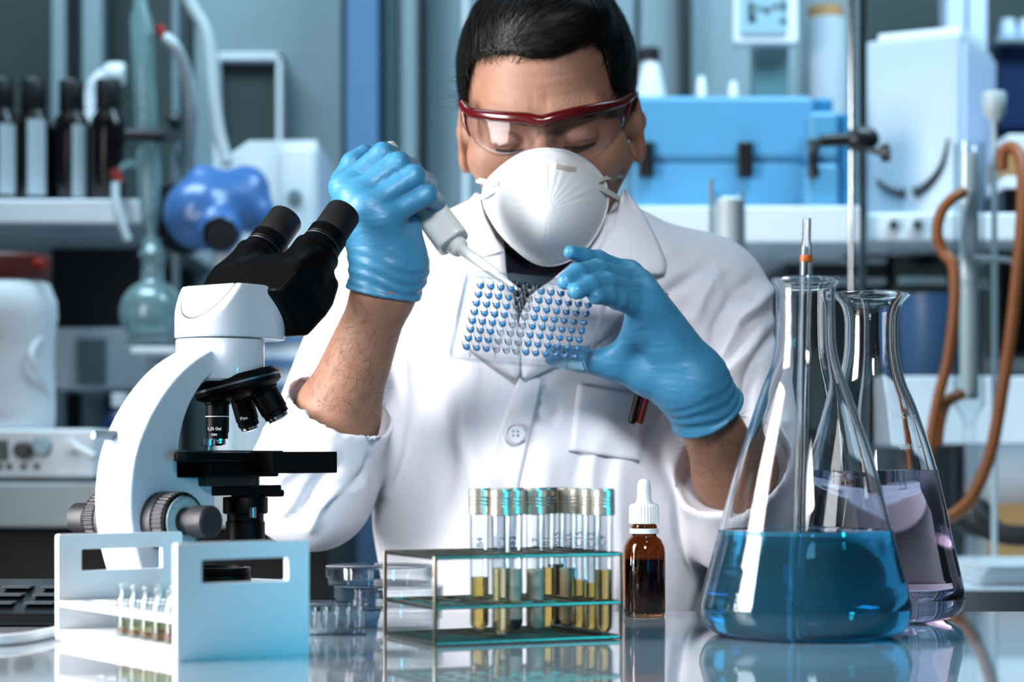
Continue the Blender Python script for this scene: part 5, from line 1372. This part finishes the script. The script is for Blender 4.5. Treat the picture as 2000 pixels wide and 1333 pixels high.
MB().tube(bez([P(1612, 276, 2.82), P(1594, 284, 2.815), P(1588, 310, 2.81), P(1592, 346, 2.81)], 5), .006, 8).build('clamp_jaw', 'dark_plastic', cl_, world=True)
# large white instrument
wi = thing('white_instrument', 'large pale instrument with a dark curved handle groove', 'instrument', at(1800, 3.12, zs2), R(-28))
wiM = Matrix.Translation(at(1800, 3.12, zs2)) @ Matrix.Rotation(R(-17), 4, 'Z'); hh = zpx(56, 3.05) - zs2
MB().box((-.010, .08, hh / 2), (.148, .19, hh)).build('housing', 'instrument_paint', wi, bevel=.006)
MB().box((.0665, .082, hh / 2 - .006), (.008, .175, hh - .016)).build('side_panel', 'lavender_white', wi, bevel=.003)
MB().tube(bez([(-.066, -.0155, .070), (-.050, -.017, .055), (-.030, -.0175, .046), (-.020, -.0175, .046)], 6), [.002 + .006 * k / 18 for k in range(19)], 8).build('groove', 'dark_plastic', wi)
MB().tube(bez([(-.006, -.0175, .045), (.014, -.0175, .056), (.036, -.017, .084), (.046, -.016, .125)], 6), [.0095 - .0075 * k / 18 for k in range(19)], 8).build('groove', 'dark_plastic', wi)
MB().box((-.010, .09, hh + .0085), (.13, .14, .016)).build('top_tray', 'white_matt', wi, bevel=.002)
for x in (1866, 1908):
    o = bpx('trim_%d' % (20 + x % 7), x - 16, -230, x + 20, 430, 3.40, .06, 'lavender_white', None, z0=zs2); o['kind'] = 'structure'
# right end of the shelf
for (x0, y0, x1, y1, m, nm, lb) in ((1968, 262, 2080, 298, 'white_matt', 'carton', 'flat white carton on top of the right-hand pile'), (1966, 300, 2082, 342, 'tan_card', 'carton', 'tan cardboard carton in the right-hand pile'), (1962, 344, 2084, 366, 'white_plastic', 'carton', 'thin white carton between tan and black boxes'), (1960, 368, 2086, 416, 'black_plastic', 'carton', 'black box at the bottom of the right-hand pile')):
    o = bpx(nm, x0, y0, x1, y1 + (3 if y1 < 416 else 0), 3.02, .12, m, None, z0=(zs2 if y1 == 416 else zpx(y1 + 2.0, 3.02) + .0004), bevel=.002); tag(o, lb, 'carton')
dk = thing('dark_cupboard', 'dark wall cupboard at the top right corner', 'cupboard', at(2020, 3.5, zpx(250, 3.5)))
bpx('cupboard_body', 1952, 80, 2200, 250, 3.45, .30, 'navy_plastic', dk)
bpx('cupboard_ledge', 1946, 72, 2200, 82, 3.42, .33, 'grey_plastic', dk)
for x, lb in ((1968, 'small pale jar on the dark cupboard, left of two'), (2004, 'small pale jar on the dark cupboard, right of two, cut by the edge')):
    t = thing('small_jar', lb, 'jar', at(x, 3.50, zpx(72, 3.42) + .0005)); MB().lathe([(0, 0), (.014, 0), (.015, .003), (.015, .030), (.011, .036), (0, .036)], 20).build('jar_body', 'lavender_white', t); MB().lathe([(0, .035), (.0125, .035), (.0125, .045), (0, .045)], 20).build('lid', 'white_matt', t)
# dark trays, blue bin, oven, lower cabinet
tr = thing('tray_stack', 'stack of dark trays and meters behind the conical flasks', 'instrument', at(1640, 3.2, ZR))
bpx('tray_frame', 1538, 560, 1700, 620, 3.22, .22, 'dark_steel', tr, z0=ZR + .0005)
for k_ in range(4): bpx('tray', 1532, 482 + 20 * k_, 1732, 496 + 20 * k_, 3.18, .26, ('dark_plastic', 'grey_plastic')[k_ % 2], tr, bevel=.002)
bpx('tray_column', 1560, 484, 1710, 562, 3.21, .22, 'dark_plastic', tr)
mt = thing('meter_box', 'dark meter box with a black knob right of the trays', 'instrument', at(1790, 3.25, ZR))
bpx('meter_body', 1748, 500, 1856, 580, 3.20, .20, 'panel_dark', mt)
bpx('meter_stand', 1764, 580, 1776, 640, 3.3, .03, 'dark_steel', mt, z0=zpx(735, 3.02) + .001); bpx('meter_stand', 1836, 580, 1848, 640, 3.3, .03, 'dark_steel', mt, z0=zpx(735, 3.02) + .001)
dial(1797, 492, 3.199, .022, .02, 'meter_knob', 'black_plastic', mt)
bpx('meter_face', 1756, 540, 1850, 556, 3.194, .007, 'gauge_face', mt)
bi = thing('waste_bin', 'blue plastic bin on the lower cabinet behind the pink flask', 'bin', at(1820, 3.16, zpx(735, 3.02) + .001))
MB().lathe([(0, 0), (.044, 0), (.047, .004), (.054, .118), (.058, .120), (.058, .128), (.050, .128), (.044, .01), (0, .008)], 36).build('bin_body', 'bin_blue', bi)
ov = thing('drying_oven', 'dark-windowed drying oven at the right picture edge', 'oven', at(2010, 3.2, zpx(735, 3.02) + .001))
zo = zpx(735, 3.02) + .001
bpx('oven_body', 1928, 478, 2180, 735, 3.12, .34, 'panel_dark', ov, z0=zo)
bpx('oven_window', 1950, 500, 2140, 690, 3.112, .010, 'black_plastic', ov)
bpx('oven_sill', 1930, 700, 2180, 730, 3.10, .02, 'grey_plastic', ov)
lw_ = thing('lower_cabinet', 'white cabinet with an open dark bay on the back counter', 'cabinet', at(1900, 3.2, ZR))
bpx('cabinet_deck', 1760, 735, 2200, 868, 3.02, .60, 'white_enamel', lw_, bevel=.004)
bpx('bay_back', 1884, 869, 2200, 1000, 3.09, .03, 'white_matt', lw_, z0=ZR + .0005)
bpx('bay_side', 1862, 868, 1884, 1000, 3.06, .34, 'dark_steel', lw_, z0=ZR + .0005)
bpx('bay_side', 2190, 868, 2210, 1000, 3.06, .34, 'dark_steel', lw_, z0=ZR + .0005)
# black tool and papers on the counter
bt2 = thing('rubber_tool', 'black rubber handpiece lying on the counter under the cabinet', 'tool', at(1930, 2.90, ZR))
MB().tube(bez([P(1900, 1008, 2.94), P(1918, 1024, 2.92), P(1960, 1044, 2.90), P(2010, 1048, 2.88)], 6), [.030, .030, .029, .028, .026, .024, .022, .020, .018, .017, .016, .015, .015, .015, .015, .015, .015, .015, .014], 14).build('handpiece', 'black_rubber', bt2, world=True)
pn = bpx('wood_strip', 1935, 985, 2120, 1004, 3.05, .02, 'tan_card', None, z0=ZR + .0006); tag(pn, 'brown wooden strip standing in the open bay', 'strip')
pp = thing('paper_stack', 'stack of white papers on the counter at the right edge', 'paper', at(1990, 2.62, ZR + .0006))
for k_ in range(3): MB().box((.03 + .004 * k_, .03 - .003 * k_, .004 + .008 * k_), (.20, .24, .0075)).build('paper', 'white_matt', pp, bevel=.0005)
# glass column with amber hoses
gc = thing('glass_column', 'clear graduated glass column with amber hoses on the right', 'column', at(1893, 2.72, ZR))
Dg = 2.72
def gz_(y): return zpx(y, Dg) - ZR
MB().lathe([(.008, gz_(830)), (.0115, gz_(812)), (.0205, gz_(792)), (.0205, gz_(280)), (.0190, gz_(280)), (.0190, gz_(790)), (.010, gz_(812)), (.0065, gz_(830))], 32, None, True).build('column_glass', 'clear_glass_thin', gc, sharp=50)
MB().lathe([(.0125, gz_(780)), (.0125, gz_(300)), (.0110, gz_(300)), (.0110, gz_(780))], 24, None, True).build('inner_tube', 'hose_white', gc)
MB().lathe([(.0065, gz_(840)), (.0085, gz_(830)), (.0085, .03), (.030, .014), (.040, .012), (.040, .0006), (0, .0006)][::-1], 28).build('column_foot', 'clear_plastic', gc, sharp=50)
for y in (508, 556): MB().tube([(.026 * math.cos(2 * math.pi * k / 20), .026 * math.sin(2 * math.pi * k / 20), gz_(y)) for k in range(20)], .0045, 8, closed=True).build('clamp_ring', 'clear_plastic', gc)
MB().tube([(0, -.026, gz_(508)), (.045, -.03, gz_(512)), (.055, -.03, gz_(520))], .004, 8).build('clamp_handle', 'grey_plastic', gc)
fu = thing('filling_funnel', 'white plastic funnel on a glass tube beside the column', 'funnel', at(1942, 2.76, ZR))
def fz_(y): return zpx(y, 2.76) - ZR
MB().lathe([(.004, .0006), (.004, fz_(240)), (.008, fz_(236)), (.0150, fz_(222)), (.0165, fz_(190)), (.0145, fz_(180)), (0, fz_(180))], 24).build('funnel_cup', 'hose_white', fu)
hose('rubber_hose', 'amber rubber hose looping from the upper column and down its left side', [P(1882, 376, 2.69), P(1862, 386, 2.68), P(1838, 415, 2.68), P(1830, 455, 2.68), P(1842, 492, 2.68), P(1862, 520, 2.67), P(1864, 600, 2.66), P(1852, 700, 2.66), P(1832, 780, 2.66), P(1818, 860, 2.66), P(1812, 930, 2.66)], .0075, 'amber_rubber')
hose('rubber_hose', 'short amber rubber hose branching off at the foot of the column', [P(1878, 770, 2.69), P(1850, 785, 2.68), P(1836, 822, 2.69), P(1830, 870, 2.69)], .0080, 'amber_rubber')
hose('rubber_hose', 'long amber rubber hose arching down along the right picture edge', [P(1956, 332, 2.725), P(1958, 300, 2.725), P(1974, 288, 2.72), P(1992, 306, 2.70), P(1998, 360, 2.68), P(1992, 480, 2.66), P(1976, 640, 2.65), P(1958, 760, 2.64), P(1936, 880, 2.63), P(1902, 965, 2.62), P(1872, 1000, 2.62), P(1850, 1012, 2.62)], .0085, 'amber_rubber')
